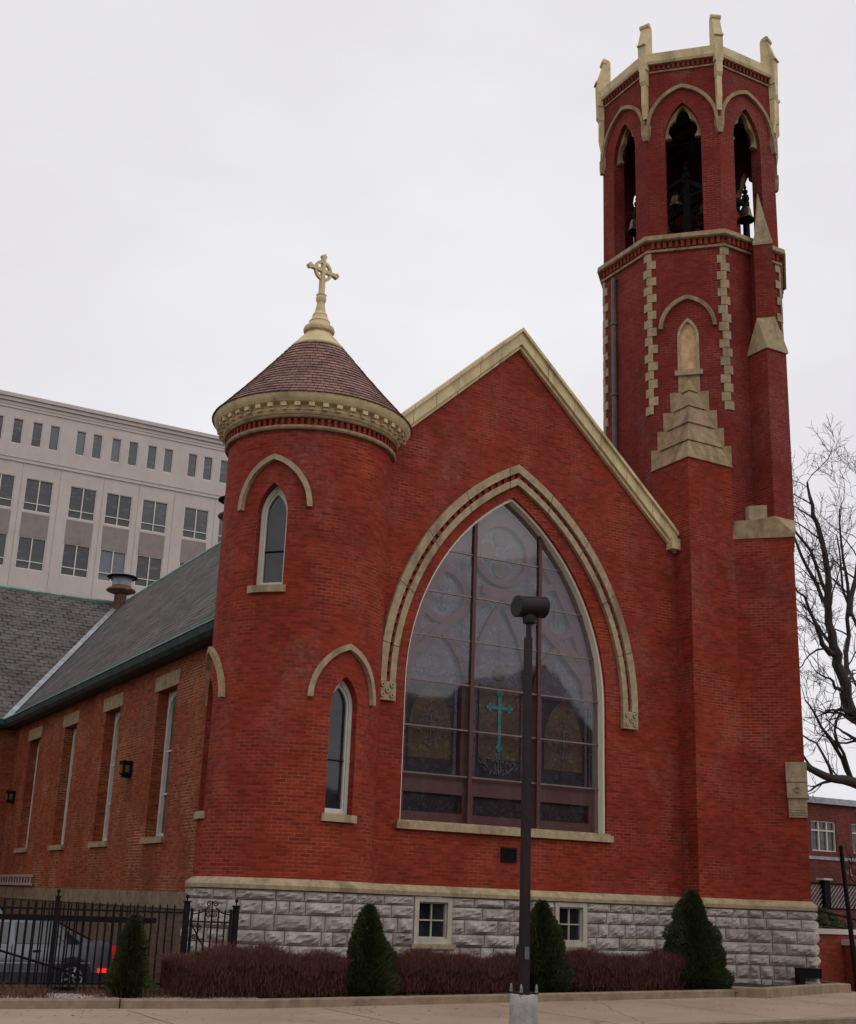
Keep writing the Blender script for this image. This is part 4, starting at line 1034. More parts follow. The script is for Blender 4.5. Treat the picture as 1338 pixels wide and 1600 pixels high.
hedge(6.92, 10.0, -2.0, .55, .92, 26000, 'leafless dark red hedge in front of the iron gate and turret', 21)
hedge(10.75, 13.62, -1.95, .5, .88, 23000, 'leafless dark red hedge under the left basement window', 22)
hedge(14.2, 17.35, -1.95, .5, .94, 26000, 'leafless dark red hedge under the right basement window', 23)

# evergreens
def evergreen(x, y, top, r, label, n, seed, mat='leaf'):
    zb = gz(x) + .07; H = top - zb
    t = thing('evergreen_shrub', (x, y, zb), label, 'shrub', 'cone shaped evergreen shrubs by the church')
    rg = random.Random(seed); mb = MB()
    lumps = [(rg.uniform(0, 6.28), rg.uniform(.03, .97), rg.uniform(.08, .24)) for _ in range(60)]
    for i in range(n):
        v = 1 - rg.random() ** .62 * .995; a = rg.uniform(0, 6.28)
        prof = (1 - v) ** .72 * (1 if v > .12 else .82 + 1.5 * v)
        rr = r * prof
        bump_ = 0
        for (la, lv, ls) in lumps:
            da = abs((a - la + PI) % (2 * PI) - PI); q_ = da * da * 5 + ((v - lv) * 8) ** 2
            if q_ < 1: bump_ += ls * (1 - q_)
        rad = rr * (1 + bump_ * 1.25 + .10 * math.sin(a * 3 + seed + v * 5) - .09) * (1 - .26 * rg.random() ** 2 if i % 4 else rg.uniform(.25, .8)) + .02
        c = Vector((rad * math.cos(a), rad * math.sin(a), v * H)); s_ = rg.uniform(.022, .045)
        d = Vector((math.cos(a), math.sin(a), rg.uniform(.2, 1.3))).normalized(); sd = d.cross(Vector((rg.uniform(-1, 1), rg.uniform(-1, 1), rg.uniform(-1, 1)))).normalized()
        mb.add([c - sd * s_ * .45, c + sd * s_ * .45, c + d * s_ * 1.8], [(0, 1, 2)])
    mb.build('crown', MT[mat], t)
    mb = MB(); mb.tube([(0, 0, -.05), (0, 0, H * .85)], [.05, .01], 6)
    for i in range(40):
        a = rg.uniform(0, 6.28); v = rg.uniform(.05, .8); rr = r * (1 - v) ** .8 * .85; mb.tube([(0, 0, v * H), (rr * math.cos(a), rr * math.sin(a), v * H + .1)], [.014, .004], 3, False)
    mb.build('trunk', MT['bark'], t)
    return t
evergreen(6.3, -2.15, 1.35, .29, 'small narrow evergreen shrub in front of the iron fence', 12000, 31, 'leaf2')
evergreen(10.35, -2.2, 1.60, .44, 'dark cone shaped evergreen under the turret, left of the basement windows', 21000, 32)
evergreen(13.92, -2.15, 1.79, .52, 'dark cone shaped evergreen behind the lamp post', 25000, 33)
evergreen(17.6, -2.0, 2.10, .66, 'largest dark cone shaped evergreen, at the tower corner', 33000, 34)

# ============================================================ FENCES
def picket_line(mb, x0, x1, y, z0, zt, step, r=.011):
    x = x0
    while x < x1 - .03:
        mb.box(x - r, x + r, y - r, y + r, z0, zt - .05); mb.add([(x - r, y - r, zt - .05), (x + r, y - r, zt - .05), (x + r, y + r, zt - .05), (x - r, y + r, zt - .05), (x, y, zt)], [(0, 1, 4), (1, 2, 4), (2, 3, 4), (3, 0, 4)]); x += step
def iron_post(mb, x, y, z0, z1, r=.030):
    mb.box(x - r, x + r, y - r, y + r, z0, z1); mb.box(x - r * 1.3, x + r * 1.3, y - r * 1.3, y + r * 1.3, z1, z1 + .02); mb.tube([(x, y, z1 + .02), (x, y, z1 + .07)], .012, 6); mb.sphere((x, y, z1 + .09), .032, 8)
FY = -1.2
fence = thing('iron_fence', (5.3, FY, .1), 'black iron picket fence with ball topped posts beside the parked cars', 'fence')
mb = MB(); picket_line(mb, -1.0, 7.4, FY, .15, 1.52, .125); mb.build('pickets', MT['iron'], fence, False, fence)
mb = MB(); mb.box(-1, 7.42, FY - .015, FY + .015, 1.36, 1.39); mb.box(-1, 7.42, FY - .015, FY + .015, .25, .28); mb.build('rails', MT['iron'], fence, False, fence)
for x in (.9, 3.1, 5.32): mb = MB(); iron_post(mb, x, FY, 0, 1.56); mb.build('post', MT['iron'], fence, False, fence)
gate = thing('iron_gate', (7.9, FY, .1), 'ornamental black iron gate with scrolls between two ball topped posts', 'gate')
for x in (7.46, 8.33): mb = MB(); iron_post(mb, x, FY, 0, 1.5 if x > 8 else 1.55, .042); mb.build('post', MT['iron'], gate, False, gate)
mb = MB(); picket_line(mb, 7.56, 8.27, FY, .2, 1.46, .116, .011)
for z in (1.23, .3): mb.box(7.53, 8.26, FY - .014, FY + .014, z, z + .025)
for x in (7.555, 8.245): mb.box(x - .018, x + .018, FY - .018, FY + .018, .2, 1.45)
mb.build('leaf', MT['iron'], gate, False, gate)
mb = MB()
def spiral(cx_, cz_, r0, turns, ang, sgn, n=22):
    return [(cx_ + r0 * (1 - .75 * i / n) * math.cos(ang + sgn * 2 * PI * turns * i / n), FY - .01, cz_ + r0 * (1 - .75 * i / n) * math.sin(ang + sgn * 2 * PI * turns * i / n)) for i in range(n + 1)]
gx = 7.90
for s_ in (-1, 1):
    mb.tube([(gx + s_ * .33, FY - .01, 1.36), (gx + s_ * .18, FY - .01, 1.39), (gx + s_ * .06, FY - .01, 1.48)], .011, 5)
    mb.tube(spiral(gx + s_ * .055, 1.53, .05, 1.4, PI if s_ > 0 else 0, -s_), .009, 5); mb.tube(spiral(gx + s_ * .055, 1.36, .045, 1.4, PI if s_ > 0 else 0, s_), .009, 5)
mb.tube([(gx, FY - .01, 1.58), (gx, FY - .01, 1.2)], .012, 5)
mb.tube([(7.56, FY - .012, 1.2), (7.64, FY - .012, 1.08), (7.72, FY - .012, .95), (7.8, FY - .012, .84)], .012, 5)
mb.tube(spiral(7.70, 1.14, .045, 1.3, PI, -1), .009, 5); mb.tube(spiral(7.62, 1.0, .045, 1.3, 0, 1), .009, 5)
mb.build('scrollwork', MT['iron'], gate, False, gate)
SY = -.5
sg = thing('sliding_gate', (5.0, SY, -.1), 'black sliding gate with thick top beam and diagonal brace behind the fence', 'gate')
mb = MB(); mb.box(-2, 7.17, SY - .05, SY + .05, 1.18, 1.27); mb.build('beam', MT['iron'], sg, False, sg)
mb = MB(); picket_line(mb, -1.0, 6.9, SY, .05, 1.48, .118, .01); mb.build('pickets', MT['iron'], sg, False, sg)
mb = MB(); mb.tube([(4.2, SY, .84), (6.1, SY, .32)], .02, 6); mb.box(-1, 6.95, SY - .02, SY + .02, .12, .17); mb.box(6.88, 6.93, SY - .03, SY + .03, 0, 1.3); mb.build('brace', MT['iron'], sg, False, sg)
mb = MB(); mb.box(-2, 6.9, 3.1, 3.13, 1.28, 1.31)
o = None

# ============================================================ VEHICLES
def car():
    t = thing('parked_car', (5.0, 5.0, -.3), 'silver sedan with lit red lamp, parked behind the iron fence', 'car')
    Wd = .86
    # side profile: stations along x (tail at +), lower body
    st = [(-3.45, .36, .55, .60), (-3.38, .22, .66, .76), (-3.0, .2, .74, .84), (-2.3, .2, .84, .86), (-1.6, .2, .90, .87), (-.6, .2, .93, .88), (.5, .2, .95, .88), (1.3, .22, .97, .87), (1.6, .26, .98, .83), (1.72, .3, .95, .78), (1.76, .36, .80, .74)]
    ys = lambda w: [-w, -w * 1.0, -w * .98, -w * .9, -w * .5, 0, w * .5, w * .9, w * .98, w, w]
    mb = MB(); P = []
    for x, z0, z1, w in st:
        for k_, y in enumerate(ys(w)):
            z = [z0, z0 + (z1 - z0) * .5, z0 + (z1 - z0) * .88, z1, z1 + .015, z1 + .02, z1 + .015, z1, z0 + (z1 - z0) * .88, z0 + (z1 - z0) * .5, z0][k_]
            yy = y * (1.0 if k_ in (1, 9) else .985 if k_ in (0, 10) else 1); P.append((x, yy, z))
    m = 11; n = len(st)
    mb.add(P, [(i * m + j, i * m + j + 1, (i + 1) * m + j + 1, (i + 1) * m + j) for i in range(n - 1) for j in range(m - 1)] + [tuple(range(m)), tuple((n - 1) * m + j for j in range(m))[::-1]])
    body = mb.build('body', MT['carpaint'], t, True)
    mb = MB(); mb.box(-3.2, 1.7, -.885, .885, .2, .42); mb.box(1.4, 1.80, -.80, .80, .25, .52); mb.build('sill_cladding', MT['carclad'], body)
    # cabin
    mb = MB(); bt_ = [(-2.1, .85), (1.15, .93)]; tp_ = [(-1.2, 1.40), (.25, 1.42)]
    cb_ = [(-2.15, .88, .78), (-1.95, .95, .78), (-1.15, 1.37, .62), (-.9, 1.41, .60), (0, 1.43, .60), (.45, 1.38, .60), (.95, 1.13, .66), (1.35, .96, .70)]
    P = []
    for x, z, w in cb_: P += [(x, -w, z), (x, -w * .6, z + .02), (x, w * .6, z + .02), (x, w, z)]
    mb.add(P, [(i * 4 + j, i * 4 + j + 1, (i + 1) * 4 + j + 1, (i + 1) * 4 + j) for i in range(len(cb_) - 1) for j in range(3)])
    for s_ in (-1, 1):
        top = [(x, s_ * w, z) for x, z, w in cb_]; bot = [(x, s_ * .84, .88) for x, z, w in cb_]
        k_ = len(top); mb.add(top + bot, [(i, i + 1, k_ + i + 1, k_ + i) for i in range(k_ - 1)])
    mb.build('roof', MT['carpaint'], t)
    for s_ in (-1, 1):
        for (x0, x1, x2, x3) in ((-1.65, -.42, -.42, -1.05), (-.30, .62, .35, -.30), (.68, 1.02, .62, .43)):
            def yy(z): return s_ * (.845 - (z - .88) / .53 * .235 + .012)
            mb = MB(); zt = 1.33 if x3 < .4 else 1.24
            mb.add([(x0, yy(.95), .95), (x1, yy(.95), .95), (x2, yy(zt), zt), (x3, yy(zt), zt)], [(0, 1, 2, 3)]); mb.build('side_window', MT['glass'], t)
    mb = MB(); mb.add([(1.28, -.62, 1.0), (1.28, .62, 1.0), (.52, .54, 1.36), (.52, -.54, 1.36)], [(0, 1, 2, 3)])
    for v_ in range(len(mb.v)): x, y, z = mb.v[v_]; mb.v[v_] = (x + .012, y, z + .012)
    mb.build('rear_window', MT['glass'], t)
    mb = MB(); mb.tube([(-3.0, -.875, .56), (1.2, -.885, .60)], .008, 4); mb.build('side_strip', MT['alu'], body)
    for s_ in (-1, 1):
        mb = MB(); mb.box(1.62, 1.775, s_ * .60 if s_ > 0 else -.80, .80 if s_ > 0 else -.60, .64, .93); mb.build('tail_light', MT['tail'], t)
    mb = MB(); mb.sphere((1.74, -.72, .60), .05, 8); mb.build('indicator_light', MT['amber'], t)
    mb = MB(); mb.box(1.36, 1.53, -.895, -.86, .42, .5); mb.build('marker_light', MT['taillit'], t)
    for x in (-2.45, .85):
        for s_ in (-1, 1):
            mb = MB(); mb.tube([(x, s_ * .70, .315), (x, s_ * .895, .315)], .315, 28); w = mb.build('wheel', MT['tyre'], t)
            mb = MB(); pr = [(.205, 0), (.215, .008), (.20, .02), (.19, .012)]
            P = []
            for r_, o_ in ((.205, .002), (.215, .012), (.185, .006)): P += [(x + r_ * math.cos(k_ * PI / 12), s_ * (.895 + o_), .315 + r_ * math.sin(k_ * PI / 12)) for k_ in range(24)]
            mb.add(P, [(a * 24 + k_, a * 24 + (k_ + 1) % 24, (a + 1) * 24 + (k_ + 1) % 24, (a + 1) * 24 + k_) for a in range(2) for k_ in range(24)])
            for k_ in range(6):
                a = k_ * PI / 3 + .2; mb.tube([(x + .03 * math.cos(a), s_ * .90, .315 + .03 * math.sin(a)), (x + .19 * math.cos(a), s_ * .901, .315 + .19 * math.sin(a))], .022, 5)
            mb.build('rim', MT['alloy'], w)
    for s_ in (-1, 1):
        mb = MB(); P = [(.85 + r_ * math.cos(k_ * PI / 14), s_ * .886, .315 + r_ * math.sin(k_ * PI / 14)) for r_ in (.32, .40) for k_ in range(15)]
        mb.add(P, [(k_, k_ + 1, 15 + k_ + 1, 15 + k_) for k_ in range(14)]); mb.build('wheel_arch', MT['carclad'], t)
    mb = MB()
    for x in (-.36, .66): mb.box(x - .004, x + .004, -.892, -.87, .4, .93)
    mb.box(.05, .2, -.90, -.88, .80, .83); mb.build('door_seam_and_handle', MT['iron'], t)
    return t
c1 = car(); c1.location = (6.25, 5.1, -.3)
def suv():
    t = thing('parked_van', (3.0, 10, -.3), 'pale blue grey vehicle with sloping rear window, farther parked behind the sedan', 'van')
    P2 = [(-3.0, .35), (-3.1, .9), (-2.0, 1.05), (-1.2, 1.65), (1.0, 1.75), (1.35, 1.68), (1.75, 1.2), (1.85, .9), (1.85, .35)]
    mb = MB(); n = len(P2)
    mb.add([(x, -.85 + (.12 if z > 1.1 else 0), z) for x, z in P2] + [(x, .85 - (.12 if z > 1.1 else 0), z) for x, z in P2], [tuple(range(n))[::-1], tuple(range(n, 2 * n))] + [(i, (i + 1) % n, n + (i + 1) % n, n + i) for i in range(n)])
    mb.build('body', MT['suvpaint'], t)
    for s_ in (-1, 1):
        for a in ([(-1.5, 1.1), (-.2, 1.1), (-.2, 1.58), (-1.1, 1.58)], [(-.1, 1.1), (1.45, 1.1), (1.15, 1.6), (-.1, 1.6)]):
            mb = MB(); mb.add([(x, s_ * (.80 - (.03 if z > 1.3 else 0) + (.02)), z) for x, z in a], [(0, 1, 2, 3)]); mb.build('side_window', MT['glass'], t)
    mb = MB(); mb.add([(1.42, -.62, 1.64), (1.42, .62, 1.64), (1.76, .66, 1.22), (1.76, -.66, 1.22)], [(0, 1, 2, 3)]); mb.v = [(x + .02, y, z + .01) for x, y, z in mb.v]; mb.build('rear_window', MT['glass'], t)
    for x in (-2.2, 1.1):
        for s_ in (-1, 1): mb = MB(); mb.tube([(x, s_ * .66, .34), (x, s_ * .87, .34)], .34, 24); w = mb.build('wheel', MT['tyre'], t); mb = MB(); mb.tube([(x, s_ * .86, .34), (x, s_ * .885, .34)], .2, 16); mb.build('rim', MT['alloy'], w)
    for s_ in (-1, 1): mb = MB(); mb.box(1.7, 1.87, s_ * .72 - .08, s_ * .72 + .08, .85, 1.15); mb.build('tail_light', MT['tail'], t)
    return t
c2 = suv(); c2.location = (4.75, 8.0, -.3)

# ============================================================ SMALL FIXTURES
def wall_lamp(y, z, label):
    t = thing('wall_lamp', (XN, y, z), label, 'wall lamp', 'box lamps on the side wall')
    mb = MB(); mb.box(-.30, 0, -.19, .19, .06, .14); mb.box(-.28, 0, -.17, .17, -.24, .06); mb.box(-.22, 0, -.14, .14, -.30, -.24); mb.build('housing', MT['iron'], t)
    mb = MB(); mb.box(-.295, -.281, -.13, .13, -.2, .03); mb.box(-.22, -.1, -.185, -.171, -.18, .02); mb.build('lens', MT['lampglass'], t)
    t.scale = (.85, .85, .9)
    return t
l0 = wall_lamp(9.1, 4.65, 'box lamp on the orange brick wall between the two nearest windows')
l1 = copy_tree(l0); l1.location = (XN, 22.2, 4.65); l1['label'] = 'box lamp on the orange brick wall by the far corner'
mb = MB(); mb.box(-.05, .05, -3.2, 2.6, .08, .17); mb.box(-.05, .05, -3.2, 2.6, .19, .25)
for i in range(12): mb.box(-.06, -.051, -3 + i * .47, -2.93 + i * .47, .1, .16)
t = thing('ladder', (XN - .12, 20.8, 1.78), 'aluminium ladder hung level on the orange brick wall', 'ladder')
mb = MB()
for z in (.0, .24): mb.box(-.04, .04, -3.0, 3.0, z, z + .07)
mb.build('rail', MT['alu'], t)
mb = MB()
for i in range(16): mb.tube([(0, -2.9 + i * .385, .07), (0, -2.9 + i * .385, .24)], .018, 6)
mb.build('rungs', MT['alu'], t)
mb = MB(); mb.box(.0, .12, -2, -1.95, .0, .1); mb.box(.0, .12, 1.9, 1.95, .0, .1); mb.build('bracket', MT['iron'], t)

def roof_vent(x, y, z, s_, label):
    t = thing('roof_ventilator', (x, y, z), label, 'roof vent', 'round ventilators on the roof ridge'); t.scale = (s_, s_, s_)
    mb = MB(); mb.lathe([(.28, -.5), (.26, .55), (.30, .6)], (0, 0, 0), 20); mb.build('stack', MT['rust'], t, True)
    mb = MB(); mb.lathe([(.30, .5), (.62, .62), (.64, .66), (.60, .72), (.42, .82), (.42, .86)], (0, 0, 0), 24); mb.build('lower_ring', MT['rust'], t, True)
    mb = MB(); mb.lathe([(.42, .84), (.40, 1.18), (.44, 1.2), (.60, 1.24), (.64, 1.28), (.62, 1.31), (.3, 1.35), (.001, 1.36)], (0, 0, 0), 24); mb.build('cap', MT['galv'], t, False)
    mb = MB(); mb.lathe([(.60, 1.21), (.67, 1.25), (.66, 1.28), (.60, 1.25)], (0, 0, 0), 24); mb.build('cap_rim', MT['iron'], t)
    return t
roof_vent(14.4, 30.6, 13.35, .98, 'rusty round ventilator where the two slate roofs meet')
roof_vent(14.6, 17.7, 13.5, .98, 'round ventilator on the ridge half hidden by the turret')
mb = MB(); mb.box(-.35, .35, -.2, .2, .3, .52); mb.box(-.35, -.12, -.18, .18, .0, .3); mb.box(-.37, .37, -.22, .22, .52, .545); mb.box(-.3, -.17, -.24, -.2, .1, .4)
t = thing('utility_box', (0, 0, 0), 'dark metal utility box against the stone buttress base', 'utility box')
mb.build('housing', MT['iron'], t); mb = MB(); mb.tube([(-.2, .1, 0), (-.2, .1, .35)], .04, 8); mb.build('conduit', MT['iron'], t)
t.location = (20.95, -1.70, .22); t.rotation_euler = (0, 0, R(-35)); t.scale = (.72, .72, .8)
mb = MB(); mb.box(-.09, .09, -.06, .06, 0, .1); 
for (x, z) in ((12.5, 0),): pass

# lamp post in the foreground
LX, LY = 10.0, -7.5
lp = thing('lamp_post', (LX, LY, -.1), 'dark brown lamp post with drum shaped head on concrete footing', 'lamp post')
mb = MB(); rg = random.Random(4); P = []; nn = 28; zs_ = [-.1, .1, .25, .4, .52, .56]
prof = [(.192, 0), (.190, .2), (.188, .38), (.186, .52), (.182, .645), (.165, .665), (.001, .668)]
mb.lathe(prof, (LX, LY, -.1), nn); o = mb.build('footing', MT['footing'], lp, True, lp)
for v in o.data.vertices: v.co.x += .006 * math.sin(v.co.z * 23 + v.co.y * 9); v.co.z += .008 * math.sin(v.co.x * 40) if v.co.z > .6 else 0
mb = MB(); mb.box(LX - .14, LX + .14, LY - .14, LY + .14, .57, .59)
w0, w1 = .056, .044
mb.prism([(LX - w0, LY - w0), (LX + w0, LY - w0), (LX + w0, LY + w0), (LX - w0, LY + w0)], .59, 5.35, [(LX - w1, LY - w1), (LX + w1, LY - w1), (LX + w1, LY + w1), (LX - w1, LY + w1)])
mb.tube([(LX + .01, LY, 5.3), (LX + .01, LY, 5.68)], .04, 12); mb.build('pole', MT['bronzepaint'], lp, False, lp)
mb = MB(); mb.box(LX - .035, LX + .035, LY - .068, LY - .06, 1.0, 1.16); mb.build('access_plate', MT['pipe'], lp, False, lp)
mb = MB()
for x in (-.12, .12):
    for y in (-.12, .12): mb.tube([(LX + x, LY + y, .57), (LX + x, LY + y, .66)], .012, 6); mb.tube([(LX + x, LY + y, .59), (LX + x, LY + y, .625)], .024, 6); mb.lathe([(.02, 0), (.012, .05), (.001, .06)], (LX + x, LY + y, .635), 8)
mb.build('anchor_bolt', MT['galv'], lp, False, lp)
mb = MB(); mb.lathe([(.04, 0), (.10, .02), (.105, .10), (.085, .14), (.001, .14)], (LX + .02, LY, 5.54), 16)
a = R(-25)
def HX(u, r_, t_): # head cylinder along x, slightly turned
    return (LX + .03 + u * math.cos(a) , LY + u * math.sin(a) + r_ * math.cos(t_), 5.80 + r_ * math.sin(t_))
mb.build('collar', MT['bronzepaint'], lp, False, lp)
mb = MB(); nn = 36; P = []; prof = [(-.205, .05), (-.205, .148), (-.195, .16), (-.182, .16), (-.178, .155), (.178, .155), (.182, .16), (.195, .16), (.205, .148), (.205, .05)]
for u, r_ in prof: P += [HX(u, r_, 2 * PI * k_ / nn) for k_ in range(nn)]
mb.add(P, [(i * nn + k_, i * nn + (k_ + 1) % nn, (i + 1) * nn + (k_ + 1) % nn, (i + 1) * nn + k_) for i in range(len(prof) - 1) for k_ in range(nn)] + [tuple(range(nn)), tuple((len(prof) - 1) * nn + k_ for k_ in range(nn))[::-1]])
for k_ in (0, 1):
    t_ = R(128 if k_ == 0 else 48); mb.tube([HX(-.178, .156, t_), HX(.178, .156, t_)], .007, 5)
mb.build('lamp_head', MT['bronzepaint'], lp, False, lp)

# ============================================================ OFFICE BUILDING (far left)
ob = thing('office_building', (22, 75, 0), 'pale concrete office block with rows of dark windows behind the church', 'office building')
OY = 75; OF = plane((0, OY), (0, -1))
def opn(x0, x1, z0, z1): return rect(x0, x1, z0, z1)
big = []; small = []
bx = [0.0]; c0s = [-9.35, -6.2, -2.8, .1, 3.05, 6.15, 9.3, 12.25, 15.2 + .95 - .0]
cols_big = [16.28 - 3.0 * k_ for k_ in range(9, 0, -1)]
centers = [16.28, 19.2, 22.62, 25.5, 28.45, 31.95, 34.95, 38.3, 41.3, 44.3, 47.7]
centers = [16.28 - 3.45 - 2.9 * k_ for k_ in range(10, -1, -1)] + centers
for c in centers:
    for (z0, z1) in ((29.45, 32.05), (24.87, 27.4), (20.2, 22.8), (15.6, 18.2)): big.append((c - 1.05, c + 1.05, z0, z1))
smc = [14.2, 15.5, 17.0, 18.5, 19.85, 21.93, 23.25, 24.78, 26.18, 27.75, 29.13, 31.2, 32.55, 34.0, 35.4, 37.5, 38.9, 40.3, 41.7]
for c in smc: small.append((c - .4, c + .4, 34.62, 36.68))
wins_ = big + small
mb = MB(); plate(mb, OF, rect(-25, 55, -.4, 38.45), [rect(*w) for w in wins_], 0, -.5)
mb.box(-25, 55, OY + .5, OY + 20, -.4, 38.3); mb.build('wall', MT['concrete_off'], ob, False, ob)
mb = MB(); fbox(mb, OF, -25.2, 55.2, 38.3, 38.6, -1, .28); fbox(mb, OF, -25.2, 55.2, 38.0, 38.29, -.2, .14); fbox(mb, OF, -25.1, 55.1, 37.45, 37.56, -.2, .07); fbox(mb, OF, -25.1, 55.1, 37.7, 37.76, -.2, .05); fbox(mb, OF, -25.1, 55.1, 33.2, 33.32, -.2, .09); fbox(mb, OF, -25.1, 55.1, 33.5, 33.55, -.2, .06); mb.build('cornice', MT['concrete_off'], ob, False, ob)
for c in centers:
    mb = MB(); fbox(mb, OF, c - 1.05, c + 1.05, 27.42, 29.3, -.1, .012); mb.build('spandrel', MT['concrete_dk'], ob, False, ob)
mb = MB()
for c in centers:
    if 1: fbox(mb, OF, c + 1.5, c + 1.53, 0, 33.1, -.1, .006)
for z in (23.3,): fbox(mb, OF, -25, 55, z, z + .05, -.1, .008)
mb.build('panel_joint', MT['concrete_dk'], ob, False, ob)
n_w = 0
rgw = random.Random(8)
for (x0, x1, z0, z1) in wins_:
    if not (14.6 < x1 and x0 < 36 and z0 > 24): continue
    isb = x1 - x0 > 1.5; mb = MB(); band(mb, OF, rect(x0 + .06, x1 - .06, z0 + .08, z1 - .05), rect(x0 + .01, x1 - .01, z0 + .01, z1 - .01), -.2, -.03, True)
    if isb: fbox(mb, OF, (x0 + x1) / 2 - .04, (x0 + x1) / 2 + .04, z0 + .08, z1 - .05, -.18, -.04); fbox(mb, OF, x0 + .06, x1 - .06, z0 + .62, z0 + .69, -.18, -.045)
    w = mb.build('window', MT['white'], ob, False, ob)
    blind = (isb and abs(x0 - 24.45) < .2 and z0 < 26) or (not isb and abs(x0 - 24.38) < .1)
    mb = MB(); plate(mb, OF, rect(x0 + .03, x1 - .03, z0 + .03, z1 - .03), [], -.15, -.16, False); mb.build('pane', MT['blind' if blind else 'glass_office'], w, False, ob)
mb = MB()
for (x0, x1, z0, z1) in wins_:
    if 14.6 < x1 and x0 < 36 and z0 > 24: continue
    plate(mb, OF, rect(x0 + .02, x1 - .02, z0 + .02, z1 - .02), [], -.15, -.16, False)
mb.build('other_panes', MT['glass_office'], ob, False, ob)

# ============================================================ RIGHT-HAND BACKGROUND
t = thing('garden_wall', (23.0, -.2, .1), 'low orange brick wall with pale stone cap beside the tower', 'wall')
mb = MB(); mb.box(22.35, 23.62, -.35, -.1, -.1, 1.33); mb.build('brickwork', MT['brick_wall'], t, False, t)
mb = MB(); mb.box(22.3, 24.6, -.40, -.05, 1.33, 1.44); mb.build('cap', MT['concrete_off'], t, False, t)
t = thing('garden_wall', (28, -.2, .1), 'long low orange brick wall continuing right past the pier', 'wall')
mb = MB(); mb.box(24.62, 34, -.32, -.1, -.1, 1.2); mb.build('brickwork', MT['brick_wall'], t, False, t)
mb = MB(); mb.box(24.62, 34, -.37, -.05, 1.2, 1.31); mb.build('cap', MT['concrete_off'], t, False, t)
t = thing('brick_pier', (23.9, -.5, .1), 'orange brick pier with pale cap at the right edge', 'pier')
mb = MB(); mb.box(23.42, 24.5, -.85, -.37, -.1, 1.10); mb.build('brickwork', MT['brick_wall'], t, False, t)
mb = MB(); mb.box(23.36, 24.56, -.90, -.36, 1.10, 1.22); mb.build('cap', MT['concrete_off'], t, False, t)
t = thing('stair_handrail', (25, .4, 1.2), 'black iron handrail sloping down behind the low brick wall', 'handrail')
mb = MB(); mb.tube([(22.9, 1.2, 2.05), (25.6, .2, 1.5)], .025, 6); mb.tube([(22.9, 1.2, 1.75), (25.6, .2, 1.25)], .015, 6)
mb.build('rail', MT['iron'], t, False, t); mb = MB()
for x, z in ((23.55, 1.85), (23.7, 1.82), (25.0, 1.6)): mb.tube([(x, .8, 1.0), (x, .8, z)], .018, 6)
mb.build('baluster', MT['iron'], t, False, t)
t = thing('utility_pole', (22.98, -1.0, .1), 'slim dark pole leaning at the right edge', 'pole')
mb = MB(); mb.tube([(23.12, -1.0, .1), (22.85, -1.0, 3.2)], [.06, .045], 8); mb.sphere((22.85, -1.0, 3.22), .05, 6); mb.build('shaft', MT['iron'], t, False, t)
# terrace with lattice fence
mb = MB(); mb.box(29, 60, 9.8, 24, -.3, 1.95); o = mb.build('terrace', MT['brick_far']); tag(o, kind='structure')
t = thing('lattice_fence', (34, 10, 1.95), 'dark lattice fence on the terrace in front of the far brick building', 'fence')
mb = MB(); s_ = .16
x = 30.0
while x < 42:
    mb.tube([(x, 10, 2.0), (x + .75, 10, 2.78)], .017, 4, False); mb.tube([(x + .75, 10.03, 2.0), (x, 10.03, 2.78)], .017, 4, False); x += s_
mb.build('lattice', MT['galv'], t, False, t)
mb = MB(); mb.box(30, 42.5, 9.97, 10.06, 2.76, 2.82); mb.box(30, 42.5, 9.97, 10.06, 1.95, 2.02); mb.build('rail', MT['iron'], t, False, t)
for x in (31.2, 33.6, 36.4): mb = MB(); mb.box(x - .13, x + .13, 9.85, 10.1, 1.4, 2.9); w = mb.build('post', MT['iron'], t, False, t); mb = MB(); mb.box(x - .2, x + .2, 9.8, 10.15, 2.9, 2.96); mb.build('cap', MT['concrete_off'], w, False, t)
def bush(x, y, z, r, h, label, n, seed):
    t = thing('round_bush', (x, y, z), label, 'bush'); rg = random.Random(seed); mb = MB()
    for i in range(n):
        a = rg.uniform(0, 6.28); v = rg.uniform(0, 1); ph = math.acos(rg.uniform(-.3, 1)); rr = r * (1 - .3 * rg.random() ** 2) * (1 + .12 * math.sin(a * 5 + ph * 3))
        c = Vector((rr * math.sin(ph) * math.cos(a), rr * math.sin(ph) * math.sin(a), h * .3 + h * .7 * math.cos(ph))); d = Vector((rg.uniform(-1, 1), rg.uniform(-1, 1), rg.uniform(0, 1))).normalized(); sd = d.orthogonal().normalized(); s_ = rg.uniform(.04, .08)
        mb.add([c - sd * s_ * .5, c + sd * s_ * .5, c + d * s_ * 1.6], [(0, 1, 2)])
    mb.build('foliage', MT['leaf'], t); mb = MB()
    for i in range(6): a = i; mb.tube([(0, 0, -.05), (r * .6 * math.cos(a), r * .6 * math.sin(a), h * .6)], [.03, .01], 5, False)
    mb.build('stem', MT['bark'], t)
bush(30.6, 7.6, 1.0, .95, .95, 'dark clipped bush behind the low brick wall', 5000, 61)
mb = MB(); mb.box(25, 40, 6.6, 9.8, -.3, 1.0); o = mb.build('terrace', MT['brick_far']); tag(o, kind='structure')
